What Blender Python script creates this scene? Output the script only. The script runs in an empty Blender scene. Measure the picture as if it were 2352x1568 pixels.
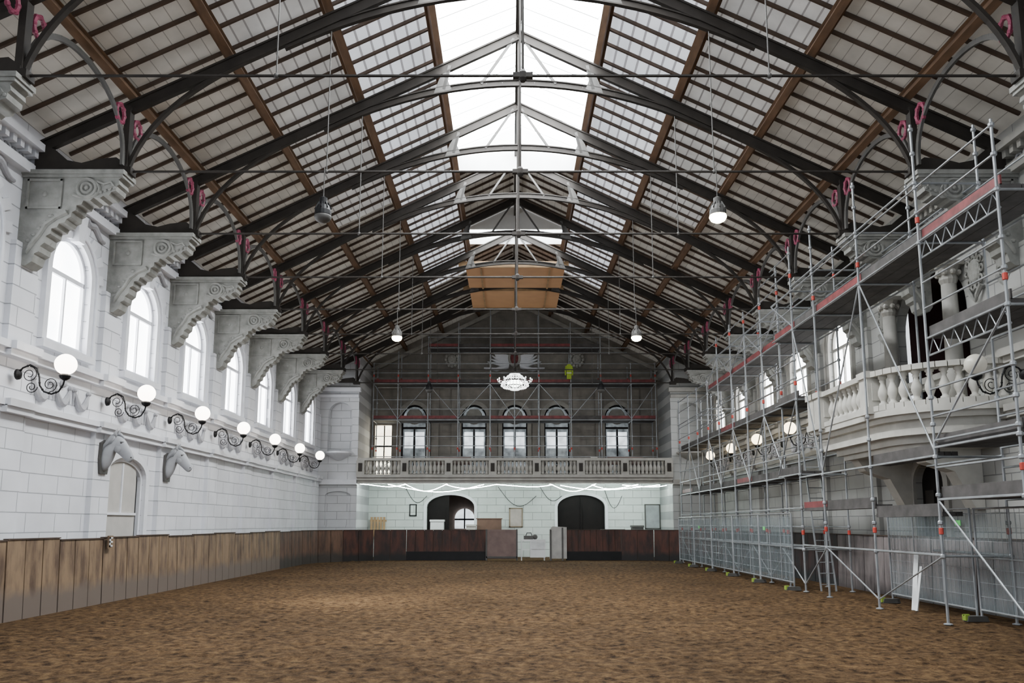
import bpy, math, random, bmesh
from mathutils import Vector, noise
random.seed(7)
COL=bpy.context.scene.collection
pi=math.pi
# ------------------------------------------------------------------ mesh kit
class MB:
    def __init__(s): s.v=[]; s.f=[]
    def add(s,vs,fs):
        n=len(s.v); s.v+=[tuple(p) for p in vs]; s.f+=[tuple(i+n for i in f) for f in fs]; return s
    def box(s,x0,x1,y0,y1,z0,z1):
        return s.add([(x0,y0,z0),(x1,y0,z0),(x1,y1,z0),(x0,y1,z0),(x0,y0,z1),(x1,y0,z1),(x1,y1,z1),(x0,y1,z1)],
              [(0,3,2,1),(4,5,6,7),(0,1,5,4),(1,2,6,5),(2,3,7,6),(3,0,4,7)])
    def bar(s,p,q,w,h,up=(0,0,1),off=0):
        p=Vector(p);q=Vector(q);d=(q-p).normalized();up=Vector(up)
        sd=d.cross(up)
        if sd.length<1e-4: sd=d.cross(Vector((0,1,0)))
        sd.normalize();uv=sd.cross(d).normalized()
        p=p+uv*off;q=q+uv*off
        vs=[]
        for c in (p,q):
            for a,b in ((-1,-1),(1,-1),(1,1),(-1,1)): vs.append(c+sd*a*w/2+uv*b*h/2)
        return s.add(vs,[(0,3,2,1),(4,5,6,7),(0,1,5,4),(1,2,6,5),(2,3,7,6),(3,0,4,7)])
    def ibeam(s,p,q,h,fw,up=(0,0,1)):
        s.bar(p,q,.035,h,up); s.bar(p,q,fw,.04,up,h/2); s.bar(p,q,fw,.04,up,-h/2); return s
    def barpath(s,pts,w,h,up=(0,0,1)):
        for a,b in zip(pts[:-1],pts[1:]): s.bar(a,b,w,h,up)
        return s
    def tube(s,pts,r,n=6,closed=False):
        pts=[Vector(p) for p in pts]; m=len(pts); vs=[]; prev=None
        for i,p in enumerate(pts):
            if closed: t=pts[(i+1)%m]-pts[i-1]
            else: t=pts[min(i+1,m-1)]-pts[max(i-1,0)]
            if t.length<1e-9: t=Vector((0,0,1))
            t.normalize()
            a=prev if prev is not None else (Vector((0,0,1)) if abs(t.z)<.9 else Vector((1,0,0)))
            b=t.cross(a)
            if b.length<1e-4: b=t.cross(Vector((0,1,.1)))
            b.normalize(); a=b.cross(t).normalized(); prev=a
            rr=r[i] if isinstance(r,(list,tuple)) else r
            for k in range(n):
                an=2*pi*k/n; vs.append(p+a*math.cos(an)*rr+b*math.sin(an)*rr)
        fs=[]
        for i in range(m if closed else m-1):
            j=(i+1)%m
            for k in range(n): fs.append((i*n+k,i*n+(k+1)%n,j*n+(k+1)%n,j*n+k))
        if not closed: fs.append(tuple(range(n-1,-1,-1))); fs.append(tuple((m-1)*n+k for k in range(n)))
        return s.add(vs,fs)
    def lathe(s,prof,c=(0,0,0),n=12):
        vs=[];m=len(prof)
        for r,z in prof:
            for k in range(n):
                a=2*pi*k/n; vs.append((c[0]+r*math.cos(a),c[1]+r*math.sin(a),c[2]+z))
        fs=[]
        for i in range(m-1):
            for k in range(n): fs.append((i*n+k,i*n+(k+1)%n,(i+1)*n+(k+1)%n,(i+1)*n+k))
        fs.append(tuple(range(n-1,-1,-1))); fs.append(tuple((m-1)*n+k for k in range(n)))
        return s.add(vs,fs)
    def ball(s,c,r,n=12,m=8,sc=(1,1,1)):
        prof=[(max(1e-4,math.sin(pi*i/m)),-math.cos(pi*i/m)) for i in range(m+1)]
        t=MB().lathe(prof,(0,0,0),n)
        return s.add([(c[0]+x*r*sc[0],c[1]+y*r*sc[1],c[2]+z*r*sc[2]) for x,y,z in t.v],t.f)
    def ring(s,c,R,r,ax='x',n=20,m=6,sc=(1,1)):
        pts=[]
        for k in range(n):
            a=2*pi*k/n; u=R*sc[0]*math.cos(a); w=R*sc[1]*math.sin(a)
            pts.append((c[0],c[1]+u,c[2]+w) if ax=='x' else (c[0]+u,c[1],c[2]+w) if ax=='y' else (c[0]+u,c[1]+w,c[2]))
        return s.tube(pts,r,m,True)
    def prism(s,poly,f0,f1):
        n=len(poly); vs=[f0(*p) for p in poly]+[f1(*p) for p in poly]
        fs=[tuple(range(n-1,-1,-1)),tuple(range(n,2*n))]+[(i,(i+1)%n,n+(i+1)%n,n+i) for i in range(n)]
        return s.add(vs,fs)
    def mesh(s,name,mat,smooth=False,fix=True):
        me=bpy.data.meshes.new(name); me.from_pydata([tuple(v) for v in s.v],[],s.f)
        if fix:
            bm=bmesh.new(); bm.from_mesh(me); bmesh.ops.recalc_face_normals(bm,faces=bm.faces); bm.to_mesh(me); bm.free()
        if smooth:
            me.polygons.foreach_set('use_smooth',[True]*len(me.polygons))
        me.materials.append(mat); me.update(); return me
ROOT={}
def thing(name,label,cat,loc=(0,0,0),rotz=0,group=None,kind=None):
    o=bpy.data.objects.new(name,None); COL.objects.link(o); o.location=loc; o.rotation_euler=(0,0,rotz); o.empty_display_size=.2
    if label: o['label']=label
    if cat: o['category']=cat
    if group: o['group']=group
    if kind: o['kind']=kind
    ROOT[o.name]=Vector(loc); return o
def part(mb,name,mat,parent,label=None,smooth=False,world=False,fix=True):
    me=mb.mesh(name,mat,smooth,fix) if isinstance(mb,MB) else mb
    o=bpy.data.objects.new(name,me); COL.objects.link(o); o.parent=parent
    ROOT[o.name]=ROOT[parent.name]
    if world and isinstance(mb,MB):
        L=ROOT[parent.name]
        for v in me.vertices: v.co-=L
    if label: o['label']=label
    return o
def solo(mb,name,mat,label=None,cat=None,group=None,kind=None,smooth=False,fix=True):
    me=mb.mesh(name,mat,smooth,fix)
    xs=[v.co.x for v in me.vertices];ys=[v.co.y for v in me.vertices];zs=[v.co.z for v in me.vertices]
    L=Vector(((min(xs)+max(xs))/2,(min(ys)+max(ys))/2,min(zs)))
    for v in me.vertices: v.co-=L
    o=bpy.data.objects.new(name,me); COL.objects.link(o); o.location=L
    ROOT[o.name]=L
    if label: o['label']=label
    if cat: o['category']=cat
    if group: o['group']=group
    if kind: o['kind']=kind
    return o
def dup(o,loc=None,rotz=None,label=None,parent=None):
    c=o.copy(); COL.objects.link(c); c.parent=parent
    if loc is not None: c.location=loc
    if rotz is not None: c.rotation_euler=(0,0,rotz)
    if label: c['label']=label
    for ch in list(o.children): dup(ch,parent=c)
    ROOT[c.name]=Vector(c.location); return c
ORD='first second third fourth fifth sixth seventh eighth ninth tenth eleventh twelfth thirteenth fourteenth fifteenth sixteenth seventeenth eighteenth nineteenth twentieth'.split()
# ------------------------------------------------------------------ materials
def newmat(name):
    m=bpy.data.materials.new(name); m.use_nodes=True; nt=m.node_tree; b=nt.nodes['Principled BSDF']; return m,nt,b
def M(name,col,rough=.6,metal=0,var=.15,scale=3,bump=0,bscale=25,emit=0,ecol=None,stretch=None,spec=None):
    m,nt,b=newmat(name); N=nt.nodes; L=nt.links
    tc=N.new('ShaderNodeNewGeometry'); nz=N.new('ShaderNodeTexNoise'); nz.inputs['Scale'].default_value=scale; nz.inputs['Detail'].default_value=4
    vec=tc.outputs['Position']
    if stretch:
        mp=N.new('ShaderNodeMapping'); mp.inputs['Scale'].default_value=stretch; L.new(vec,mp.inputs['Vector']); vec=mp.outputs['Vector']
    L.new(vec,nz.inputs['Vector'])
    cr=N.new('ShaderNodeValToRGB'); cr.color_ramp.elements[0].position=.3; cr.color_ramp.elements[1].position=.7
    cr.color_ramp.elements[0].color=tuple(c*(1-var) for c in col)+(1,); cr.color_ramp.elements[1].color=tuple(min(1,c*(1+var)) for c in col)+(1,)
    L.new(nz.outputs['Fac'],cr.inputs['Fac']); L.new(cr.outputs['Color'],b.inputs['Base Color'])
    b.inputs['Roughness'].default_value=rough; b.inputs['Metallic'].default_value=metal
    if spec is not None: b.inputs['Specular IOR Level'].default_value=spec
    if bump:
        n2=N.new('ShaderNodeTexNoise'); n2.inputs['Scale'].default_value=bscale; L.new(vec,n2.inputs['Vector'])
        bp=N.new('ShaderNodeBump'); bp.inputs['Strength'].default_value=bump; bp.inputs['Distance'].default_value=.03
        L.new(n2.outputs['Fac'],bp.inputs['Height']); L.new(bp.outputs['Normal'],b.inputs['Normal'])
    if emit:
        b.inputs['Emission Strength'].default_value=emit
        if ecol: b.inputs['Emission Color'].default_value=tuple(ecol)+(1,)
        else: L.new(cr.outputs['Color'],b.inputs['Emission Color'])
    return m
def stone(name,ax,col=(.74,.75,.79),bw=1.06,rh=.40,mort=(.42,.43,.46),lo=.86,nsc=.9,bmp=.9):
    m,nt,b=newmat(name); N=nt.nodes; L=nt.links
    g=N.new('ShaderNodeNewGeometry'); sp=N.new('ShaderNodeSeparateXYZ'); cb=N.new('ShaderNodeCombineXYZ')
    L.new(g.outputs['Position'],sp.inputs[0]); L.new(sp.outputs[ax],cb.inputs['X']); L.new(sp.outputs['Z'],cb.inputs['Y'])
    br=N.new('ShaderNodeTexBrick'); L.new(cb.outputs[0],br.inputs['Vector']); br.inputs['Scale'].default_value=1
    br.inputs['Brick Width'].default_value=bw; br.inputs['Row Height'].default_value=rh; br.inputs['Mortar Size'].default_value=.012; br.inputs['Mortar Smooth'].default_value=.4
    br.inputs['Color1'].default_value=col+(1,); br.inputs['Color2'].default_value=tuple(c*.96 for c in col)+(1,); br.inputs['Mortar'].default_value=mort+(1,)  # grey joints, darkened further to paint in the shadow line of the grooves
    nz=N.new('ShaderNodeTexNoise'); nz.inputs['Scale'].default_value=nsc; nz.inputs['Detail'].default_value=6; L.new(g.outputs['Position'],nz.inputs['Vector'])
    mr=N.new('ShaderNodeMapRange'); mr.inputs['From Min'].default_value=.3; mr.inputs['From Max'].default_value=.7; mr.inputs['To Min'].default_value=lo; mr.inputs['To Max'].default_value=1.04
    L.new(nz.outputs['Fac'],mr.inputs['Value'])
    mx=N.new('ShaderNodeVectorMath'); mx.operation='SCALE'; L.new(br.outputs['Color'],mx.inputs[0]); L.new(mr.outputs[0],mx.inputs['Scale'])
    L.new(mx.outputs[0],b.inputs['Base Color'])
    bp=N.new('ShaderNodeBump'); bp.invert=True; bp.inputs['Strength'].default_value=bmp; bp.inputs['Distance'].default_value=.03
    L.new(br.outputs['Fac'],bp.inputs['Height']); L.new(bp.outputs['Normal'],b.inputs['Normal']); b.inputs['Roughness'].default_value=.65
    return m
def lined(name,col,lcol,ax,period,wd,emit=0,bump=.5,rough=.5,var=.08):
    m,nt,b=newmat(name); N=nt.nodes; L=nt.links
    g=N.new('ShaderNodeNewGeometry'); sp=N.new('ShaderNodeSeparateXYZ'); L.new(g.outputs['Position'],sp.inputs[0])
    d=N.new('ShaderNodeMath'); d.operation='DIVIDE'; d.inputs[1].default_value=period; L.new(sp.outputs[ax],d.inputs[0])
    f=N.new('ShaderNodeMath'); f.operation='FRACT'; L.new(d.outputs[0],f.inputs[0])
    c=N.new('ShaderNodeMath'); c.operation='LESS_THAN'; c.inputs[1].default_value=wd/period; L.new(f.outputs[0],c.inputs[0]); fac=c.outputs[0]
    nz=N.new('ShaderNodeTexNoise'); nz.inputs['Scale'].default_value=1.5; nz.inputs['Detail'].default_value=5; L.new(g.outputs['Position'],nz.inputs['Vector'])
    cr=N.new('ShaderNodeValToRGB'); cr.color_ramp.elements[0].position=.3; cr.color_ramp.elements[1].position=.7
    cr.color_ramp.elements[0].color=tuple(c*(1-var) for c in col)+(1,); cr.color_ramp.elements[1].color=tuple(min(1,c*(1+var)) for c in col)+(1,)
    L.new(nz.outputs['Fac'],cr.inputs['Fac'])
    mx=N.new('ShaderNodeMix'); mx.data_type='RGBA'; L.new(fac,mx.inputs['Factor']); L.new(cr.outputs['Color'],mx.inputs['A']); mx.inputs['B'].default_value=lcol+(1,)
    L.new(mx.outputs['Result'],b.inputs['Base Color']); b.inputs['Roughness'].default_value=rough
    if emit: L.new(mx.outputs['Result'],b.inputs['Emission Color']); b.inputs['Emission Strength'].default_value=emit
    bp=N.new('ShaderNodeBump'); bp.inputs['Strength'].default_value=bump; bp.inputs['Distance'].default_value=.02; L.new(fac,bp.inputs['Height']); L.new(bp.outputs['Normal'],b.inputs['Normal'])
    return m
def kick(name,c0,c1,grey,zb):
    m,nt,b=newmat(name); N=nt.nodes; L=nt.links
    g=N.new('ShaderNodeNewGeometry'); sp=N.new('ShaderNodeSeparateXYZ'); L.new(g.outputs['Position'],sp.inputs[0])
    mp=N.new('ShaderNodeMapping'); mp.inputs['Scale'].default_value=(2.6,2.6,.7); L.new(g.outputs['Position'],mp.inputs['Vector'])
    nz=N.new('ShaderNodeTexNoise'); nz.inputs['Scale'].default_value=1.6; nz.inputs['Detail'].default_value=7; nz.inputs['Roughness'].default_value=.6; L.new(mp.outputs[0],nz.inputs['Vector'])
    cr=N.new('ShaderNodeValToRGB'); e=cr.color_ramp.elements; e[0].position=.34; e[1].position=.60; e[0].color=c0+(1,); e[1].color=c1+(1,)
    L.new(nz.outputs['Fac'],cr.inputs['Fac'])
    n2=N.new('ShaderNodeTexNoise'); n2.inputs['Scale'].default_value=3; n2.inputs['Detail'].default_value=5; L.new(g.outputs['Position'],n2.inputs['Vector'])
    a=N.new('ShaderNodeMath'); a.operation='MULTIPLY_ADD'; a.inputs[1].default_value=.35; L.new(n2.outputs['Fac'],a.inputs[0]); L.new(sp.outputs['Z'],a.inputs[2])
    mr=N.new('ShaderNodeMapRange'); mr.inputs['From Min'].default_value=zb+.1; mr.inputs['From Max'].default_value=zb+.35; L.new(a.outputs[0],mr.inputs['Value'])
    mx=N.new('ShaderNodeMix'); mx.data_type='RGBA'; L.new(mr.outputs[0],mx.inputs['Factor']); mx.inputs['A'].default_value=grey+(1,); L.new(cr.outputs['Color'],mx.inputs['B'])
    L.new(mx.outputs['Result'],b.inputs['Base Color']); b.inputs['Roughness'].default_value=.65
    return m
stY=stone('ashlar_side','Y'); stX=stone('ashlar_end','X',(.60,.64,.62),1.0,.40,(.33,.35,.34))
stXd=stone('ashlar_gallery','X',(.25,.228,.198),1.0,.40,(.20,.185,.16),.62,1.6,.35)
stYr=stone('ashlar_right_shaded','Y',(.36,.36,.34),1.06,.40,(.20,.20,.20))  # right wall stone, darkened in colour to stand for its dimmer light
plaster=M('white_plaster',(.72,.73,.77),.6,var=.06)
plasterR=M('shaded_plaster',(.35,.34,.31),.6,var=.14)  # plaster with the dimmer light of the right side put into its colour
balM=M('balcony_stone',(.50,.485,.44),.6,var=.12)
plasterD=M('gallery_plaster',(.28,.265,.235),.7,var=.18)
corb=M('corbel_stone',(.235,.235,.218),.75,var=.2,scale=5,bump=.5,bscale=9)
iron=M('dark_iron',(.026,.022,.019),.6,.0,var=.25,spec=.25)
irong=M('grey_iron',(.075,.072,.068),.55,.0,var=.15,spec=.3)
pink=M('pink_iron',(.22,.028,.07),.5,0,var=.25)
woodP=M('purlin_wood',(.125,.07,.038),.6,0,var=.3,scale=2,stretch=(4,1,4))
woodR=M('rafter_wood',(.065,.04,.026),.6,0,var=.25)
ceilm=lined('ceiling_boards',(.56,.535,.485),(.30,.28,.25),'X',.25,.016,.08,.5,var=.14)  # boards are no light source; faint emission added to lift the ceiling
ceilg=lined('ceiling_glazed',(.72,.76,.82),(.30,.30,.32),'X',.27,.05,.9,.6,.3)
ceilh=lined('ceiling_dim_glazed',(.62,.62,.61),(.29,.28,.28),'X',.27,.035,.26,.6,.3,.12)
deckw=lined('new_timber_boards',(.45,.25,.125),(.2,.1,.05),'Y',.22,.02,.12,.5,.6)  # emission added to the boards, standing in for light from below
blackm=M('black_metal',(.010,.010,.011),.5,0,spec=.2)
steel=M('galvanised_steel',(.30,.315,.33),.4,.45,var=.25)
plank=M('weathered_deck',(.06,.055,.053),.8,0,var=.35,scale=4)
redt=M('red_toe_board',(.15,.028,.03),.6,0,var=.4,scale=5)
redc=M('red_collar',(.45,.04,.025),.5)
globe=M('lit_opal_globe',(1,.93,.85),.3,emit=12,ecol=(1,.9,.78))
globew=M('warm_lit_opal_globe',(1,.9,.7),.3,emit=8,ecol=(1,.80,.50))
globeoff=M('unlit_opal_globe',(.50,.48,.41),.3,emit=.15,ecol=(1,.95,.85))  # lamp is off; a faint glow is added to the opal
litb=M('lit_lamp_lens',(1,.95,.75),.3,emit=40,ecol=(1,.93,.55))
glass=M('bright_window_glass',(.90,.95,1),.3,var=.12,scale=1.2,emit=11)
skyg=M('bright_skylight_glass',(.93,.97,1),.3,var=.05,scale=1,emit=36)
glassd=M('dim_window_glass',(.62,.68,.72),.2,var=.35,scale=2.5,emit=2.2)
rope=M('white_led_rope',(.85,1,.97),.3,emit=130,ecol=(.85,1,.95))
dkwood=M('dark_stained_wood',(.007,.005,.005),.6,var=.3,spec=.15)
ply=M('pale_plywood',(.44,.42,.39),.6,var=.08)
kickL=kick('kickboard_wood',(.065,.038,.024),(.21,.14,.083),(.12,.092,.075),.42)
kickM=kick('kickboard_redbrown',(.035,.016,.010),(.12,.058,.034),(.03,.022,.018),.36)
kickF=kick('kickboard_dark_red',(.012,.005,.004),(.070,.021,.012),(.006,.005,.005),.30)
kickR=kick('kickboard_grey',(.10,.085,.085),(.22,.19,.185),(.07,.06,.06),.1)
kickB=kick('kickboard_blue_grey',(.018,.024,.027),(.055,.03,.028),(.018,.02,.022),.2)
whitem=M('white_paint',(.68,.69,.69),.4,var=.05)
yel=M('yellow_plastic',(.25,.36,.04),.5); hv=M('hi_vis_fabric',(.30,.42,.03),.7)
cloth=M('pinkish_board',(.15,.10,.09),.6,var=.2)
redcur=M('dark_red_curtain',(.025,.006,.007),.8,var=.3)
tan=M('raw_timber',(.38,.24,.12),.6,var=.2)
grn=M('green_tag',(.12,.6,.15),.5)
crystal=M('lit_crystal',(.95,1,.97),.15,emit=3,var=.35,scale=9)
def sheetmat():
    m,nt,b=newmat('plastic_sheet'); b.inputs['Base Color'].default_value=(.22,.27,.29,1); b.inputs['Roughness'].default_value=.3
    t=nt.nodes.new('ShaderNodeBsdfTransparent'); mx=nt.nodes.new('ShaderNodeMixShader'); mx.inputs[0].default_value=.36
    nt.links.new(t.outputs[0],mx.inputs[1]); nt.links.new(b.outputs[0],mx.inputs[2]); nt.links.new(mx.outputs[0],nt.nodes['Material Output'].inputs[0]); return m
sheet=sheetmat()
def sandmat():
    m,nt,b=newmat('arena_sand'); N=nt.nodes; L=nt.links
    g=N.new('ShaderNodeNewGeometry')
    def nz(s,d=5,r=.6):
        n=N.new('ShaderNodeTexNoise'); n.inputs['Scale'].default_value=s; n.inputs['Detail'].default_value=d; n.inputs['Roughness'].default_value=r; L.new(g.outputs['Position'],n.inputs['Vector']); return n
    a=nz(7.0,4,.6); c=nz(.3,3); f=nz(38,4,.7)
    ad=N.new('ShaderNodeMath'); ad.operation='MULTIPLY_ADD'; ad.inputs[1].default_value=.5; L.new(f.outputs['Fac'],ad.inputs[0]); L.new(a.outputs['Fac'],ad.inputs[2])
    cr=N.new('ShaderNodeValToRGB'); e=cr.color_ramp.elements; e[0].position=.58; e[0].color=(.017,.0095,.0048,1); e[1].position=.96; e[1].color=(.125,.078,.037,1)
    k=e.new(.67); k.color=(.046,.0262,.0122,1); k=e.new(.79); k.color=(.076,.0447,.0207,1)
    L.new(ad.outputs[0],cr.inputs['Fac'])
    mr=N.new('ShaderNodeMapRange'); mr.inputs['From Min'].default_value=.35; mr.inputs['From Max'].default_value=.65; mr.inputs['To Min'].default_value=.78; mr.inputs['To Max'].default_value=1.15
    L.new(c.outputs['Fac'],mr.inputs['Value'])
    vs=N.new('ShaderNodeVectorMath'); vs.operation='DISTANCE'; vs.inputs[1].default_value=(-4.0,19.5,0); L.new(g.outputs['Position'],vs.inputs[0])  # lighter round patch painted into the sand, standing for reflected light
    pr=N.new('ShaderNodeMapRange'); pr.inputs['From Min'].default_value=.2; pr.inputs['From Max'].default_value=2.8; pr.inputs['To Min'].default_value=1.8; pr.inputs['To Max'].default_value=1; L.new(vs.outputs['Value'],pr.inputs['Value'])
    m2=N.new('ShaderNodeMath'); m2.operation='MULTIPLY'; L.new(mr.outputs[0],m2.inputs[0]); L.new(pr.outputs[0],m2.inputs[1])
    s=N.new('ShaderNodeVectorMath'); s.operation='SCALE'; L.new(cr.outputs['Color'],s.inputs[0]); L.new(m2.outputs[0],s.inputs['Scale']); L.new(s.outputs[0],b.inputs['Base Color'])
    b.inputs['Roughness'].default_value=.95; b.inputs['Specular IOR Level'].default_value=.1
    bp=N.new('ShaderNodeBump'); bp.inputs['Strength'].default_value=.8; bp.inputs['Distance'].default_value=.035; L.new(ad.outputs[0],bp.inputs['Height']); L.new(bp.outputs['Normal'],b.inputs['Normal'])
    return m
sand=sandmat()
# ------------------------------------------------------------------ dimensions
W=10.0; B=3.55; TY=[ (2.38+k)*B for k in range(1,10)]   # truss positions
YB=44.5; YP=41.0; XP=8.1; CR=14.72; SL=.49
def zr(x): return CR-SL*abs(x)
# ------------------------------------------------------------------ shell
def wallpart(mb,P,u0,u1,z0,zt,ops,dep):
    ops=sorted(ops); cur=u0
    def q(a,b,c,d): mb.add([a,b,c,d],[(0,1,2,3)])
    top=zt if callable(zt) else (lambda u:zt)
    def rect(a,b):
        cuts=[a]+([0] if a<0<b and callable(zt) else [])+[b]
        for s,t in zip(cuts[:-1],cuts[1:]): q(P(s,z0,0),P(t,z0,0),P(t,top(t),0),P(s,top(s),0))
    for uc,w,zb,zs,rise in ops:
        a=uc-w/2;b=uc+w/2; rect(cur,a)
        if zb>z0: q(P(a,z0,0),P(b,z0,0),P(b,zb,0),P(a,zb,0)); q(P(a,zb,0),P(b,zb,0),P(b,zb,dep),P(a,zb,dep))
        arc=[(uc-w/2*math.cos(pi*i/16),zs+rise*math.sin(pi*i/16)) for i in range(17)]
        for p,r in zip(arc[:-1],arc[1:]):
            q(P(p[0],p[1],0),P(r[0],r[1],0),P(r[0],top(r[0]),0),P(p[0],top(p[0]),0))
            q(P(p[0],p[1],0),P(r[0],r[1],0),P(r[0],r[1],dep),P(p[0],p[1],dep))
        for e in (a,b): q(P(e,zb,0),P(e,zs,0),P(e,zs,dep),P(e,zb,dep))
        cur=b
    rect(cur,u1)
Y0=-3.0
WW,WS,WR=1.6,7.28,.8
winY=[(TY[k]+TY[k+1])/2 for k in range(0,8)]   # 13.8 ... 38.6
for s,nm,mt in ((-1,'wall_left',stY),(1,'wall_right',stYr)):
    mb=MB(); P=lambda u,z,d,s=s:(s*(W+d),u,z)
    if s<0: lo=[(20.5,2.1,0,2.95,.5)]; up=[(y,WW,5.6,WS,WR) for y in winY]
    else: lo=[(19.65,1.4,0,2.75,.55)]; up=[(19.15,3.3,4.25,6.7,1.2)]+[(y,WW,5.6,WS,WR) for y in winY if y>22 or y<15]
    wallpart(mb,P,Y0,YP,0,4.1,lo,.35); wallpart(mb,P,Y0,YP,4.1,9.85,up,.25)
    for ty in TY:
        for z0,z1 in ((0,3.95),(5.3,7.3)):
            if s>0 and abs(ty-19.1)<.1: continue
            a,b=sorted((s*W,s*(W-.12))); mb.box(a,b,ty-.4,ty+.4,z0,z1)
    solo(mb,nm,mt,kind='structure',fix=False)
# back wall
mb=MB(); P=lambda u,z,d:(u,YB+d,z)
gal=[-5.58,-2.25,.02,2.36,5.73]
wallpart(mb,P,-XP,XP,0,4.0,[(-3.5,2.6,0,2.7,.65),(3.66,2.6,0,2.7,.65)],.4)
solo(mb,'wall_back',stX,kind='structure',fix=False)
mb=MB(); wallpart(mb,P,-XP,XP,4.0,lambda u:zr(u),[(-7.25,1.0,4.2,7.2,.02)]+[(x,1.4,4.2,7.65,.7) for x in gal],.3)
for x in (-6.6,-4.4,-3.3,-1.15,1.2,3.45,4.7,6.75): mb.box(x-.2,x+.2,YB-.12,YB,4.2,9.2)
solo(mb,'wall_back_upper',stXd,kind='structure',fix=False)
for s,nm in ((-1,'wall_pier_left'),(1,'wall_pier_right')):
    mb=MB(); u=lambda a,s=s:s*a
    PP=lambda a,z,d,s=s:(s*a,YP+d,z)
    wallpart(mb,PP,XP-.1,W,0,4.1,[(8.95,1.3,1.7,3.2,.22)],.12)
    wallpart(mb,PP,XP-.1,W,4.1,lambda a:zr(a),[(8.95,1.25,5.4,7.35,.62)],.45)
    mb.add([(s*(XP-.1),YP,0),(s*(XP-.1),YB,0),(s*(XP-.1),YB,zr(XP)),(s*(XP-.1),YP,zr(XP))],[(0,1,2,3)])
    mb.add([PP(8.3,1.7,.12),PP(9.6,1.7,.12),PP(9.6,3.5,.12),PP(8.3,3.5,.12)],[(0,1,2,3)])
    mb.add([PP(8.3,5.4,.45),PP(9.6,5.4,.45),PP(9.6,8.1,.45),PP(8.3,8.1,.45)],[(0,1,2,3)])
    solo(mb,nm,stone('ashlar_pier_r_shaded','X',(.46,.47,.46),1.0,.40,(.28,.29,.29)) if s>0 else stone('ashlar_pier','X',(.62,.63,.65),1.0,.40,(.40,.40,.42)),kind='structure',fix=False)  # right pier stone darker than the left, dimmer light put into its colour
tn=[0]
def trim(mb,mt=plaster):
    tn[0]+=1; return solo(mb,'trim_%d'%tn[0],mt,kind='structure')
for s in (-1,1):
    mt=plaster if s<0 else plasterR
    for z0,z1,d in ((3.9,4.02,.16),(4.02,4.14,.22),(5.0,5.12,.14),(5.12,5.26,.24)):
        mb=MB(); a,b=sorted((s*W,s*(W-d))); 
        mb.box(a,b,Y0,YP,z0,z1); 
        for ty in TY: 
            a2,b2=sorted((s*W,s*(W-d-.1)));
            if not(s>0 and abs(ty-19.1)<.1): mb.box(a2,b2,ty-.44,ty+.44,z0-.01,z1+.01)
        trim(mb,mt)
    mb=MB()
    a,b=sorted((s*W,s*(W-.18))); mb.box(a,b,Y0,YP,8.75,8.95)
    a,b=sorted((s*W,s*(W-.34))); mb.box(a,b,Y0,YP,9.25,9.4)
    a,b=sorted((s*W,s*(W-.22)))
    y=11
    while y<YP: mb.box(a,b,y,y+.12,9.1,9.25); y+=.24
    trim(mb,mt)
    mb=MB(); mb.box(min(s*W,s*(XP-.1)),max(s*W,s*(XP-.1)),YP-.2,YP,3.75,4.0); mb.box(min(s*W,s*(XP-.2)),max(s*W,s*(XP-.2)),YP-.3,YP,8.5,8.7); mb.box(min(s*W,s*(XP-.1)),max(s*W,s*(XP-.1)),YP-.18,YP,8.2,8.35); trim(mb,mt)
    mb=MB(); mb.lathe([(.12,0),(.35,.12),(.62,.28),(.7,.34),(.7,.42)],(s*8.95,YP,4.98),20); trim(mb,mt)
mb=MB(); mb.box(-XP,XP,YB-.3,YB,9.7,9.85); mb.box(-XP+1,XP-1,YB-.22,YB,9.45,9.7)
for s in(-1,1): mb.bar((s*8,YB-.15,zr(8)-.55),(0,YB-.15,zr(0)-.55),.3,.2)
trim(mb,plasterD)
# floor: finer grid near the camera
mb=MB(); x0,x1=-10.4,10.4; ys=[6.0]
while ys[-1]<46: ys.append(ys[-1]+(.06 if ys[-1]<20 else .16))
nx=260; vs=[]
for y in ys:
    for i in range(nx+1):
        x=x0+(x1-x0)*i/nx
        n=noise.noise(Vector((x*1.1,y*1.1,0)))*.02+noise.noise(Vector((x*5,y*5,5)))*.035
        e=min(1,max(0,(9.3-abs(x))/1.2)) if y<40 else .1
        vs.append((x,y,n*e-.015))
mb.v=vs; mb.f=[(j*(nx+1)+i,j*(nx+1)+i+1,(j+1)*(nx+1)+i+1,(j+1)*(nx+1)+i) for j in range(len(ys)-1) for i in range(nx)]
mb.add([(-10.4,-3,-.01),(10.4,-3,-.01),(10.4,6,-.01),(-10.4,6,-.01)],[(0,1,2,3)])
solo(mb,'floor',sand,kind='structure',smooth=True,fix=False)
# ceiling
def slope(mb,xa,xb,ya,yb,dz=0):
    for s in(-1,1): mb.add([(s*xa,ya,zr(xa)+dz),(s*xb,ya,zr(xb)+dz),(s*xb,yb,zr(xb)+dz),(s*xa,yb,zr(xa)+dz)],[(0,1,2,3)])
mb=MB(); slope(mb,6.1,10.3,Y0,46); slope(mb,4.05,6.1,26.2,46)
for a,b in ((26.2,31.5),(33.4,46)): slope(mb,0,2.03,a,b)
slope(mb,2.03,4.05,36.8,46)
solo(mb,'ceiling',ceilm,kind='structure',fix=False)
mb=MB(); slope(mb,2.03,4.05,Y0,36.8); solo(mb,'ceiling_glazed_strip',ceilg,kind='structure',fix=False)
mb=MB(); slope(mb,4.05,6.1,Y0,26.2); solo(mb,'ceiling_lower_strip',ceilh,kind='structure',fix=False)
wn=[0]
def wroot(loc,rotz=0):
    wn[0]+=1; return thing('window_%d'%wn[0],None,None,loc,rotz,kind='structure')
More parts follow.
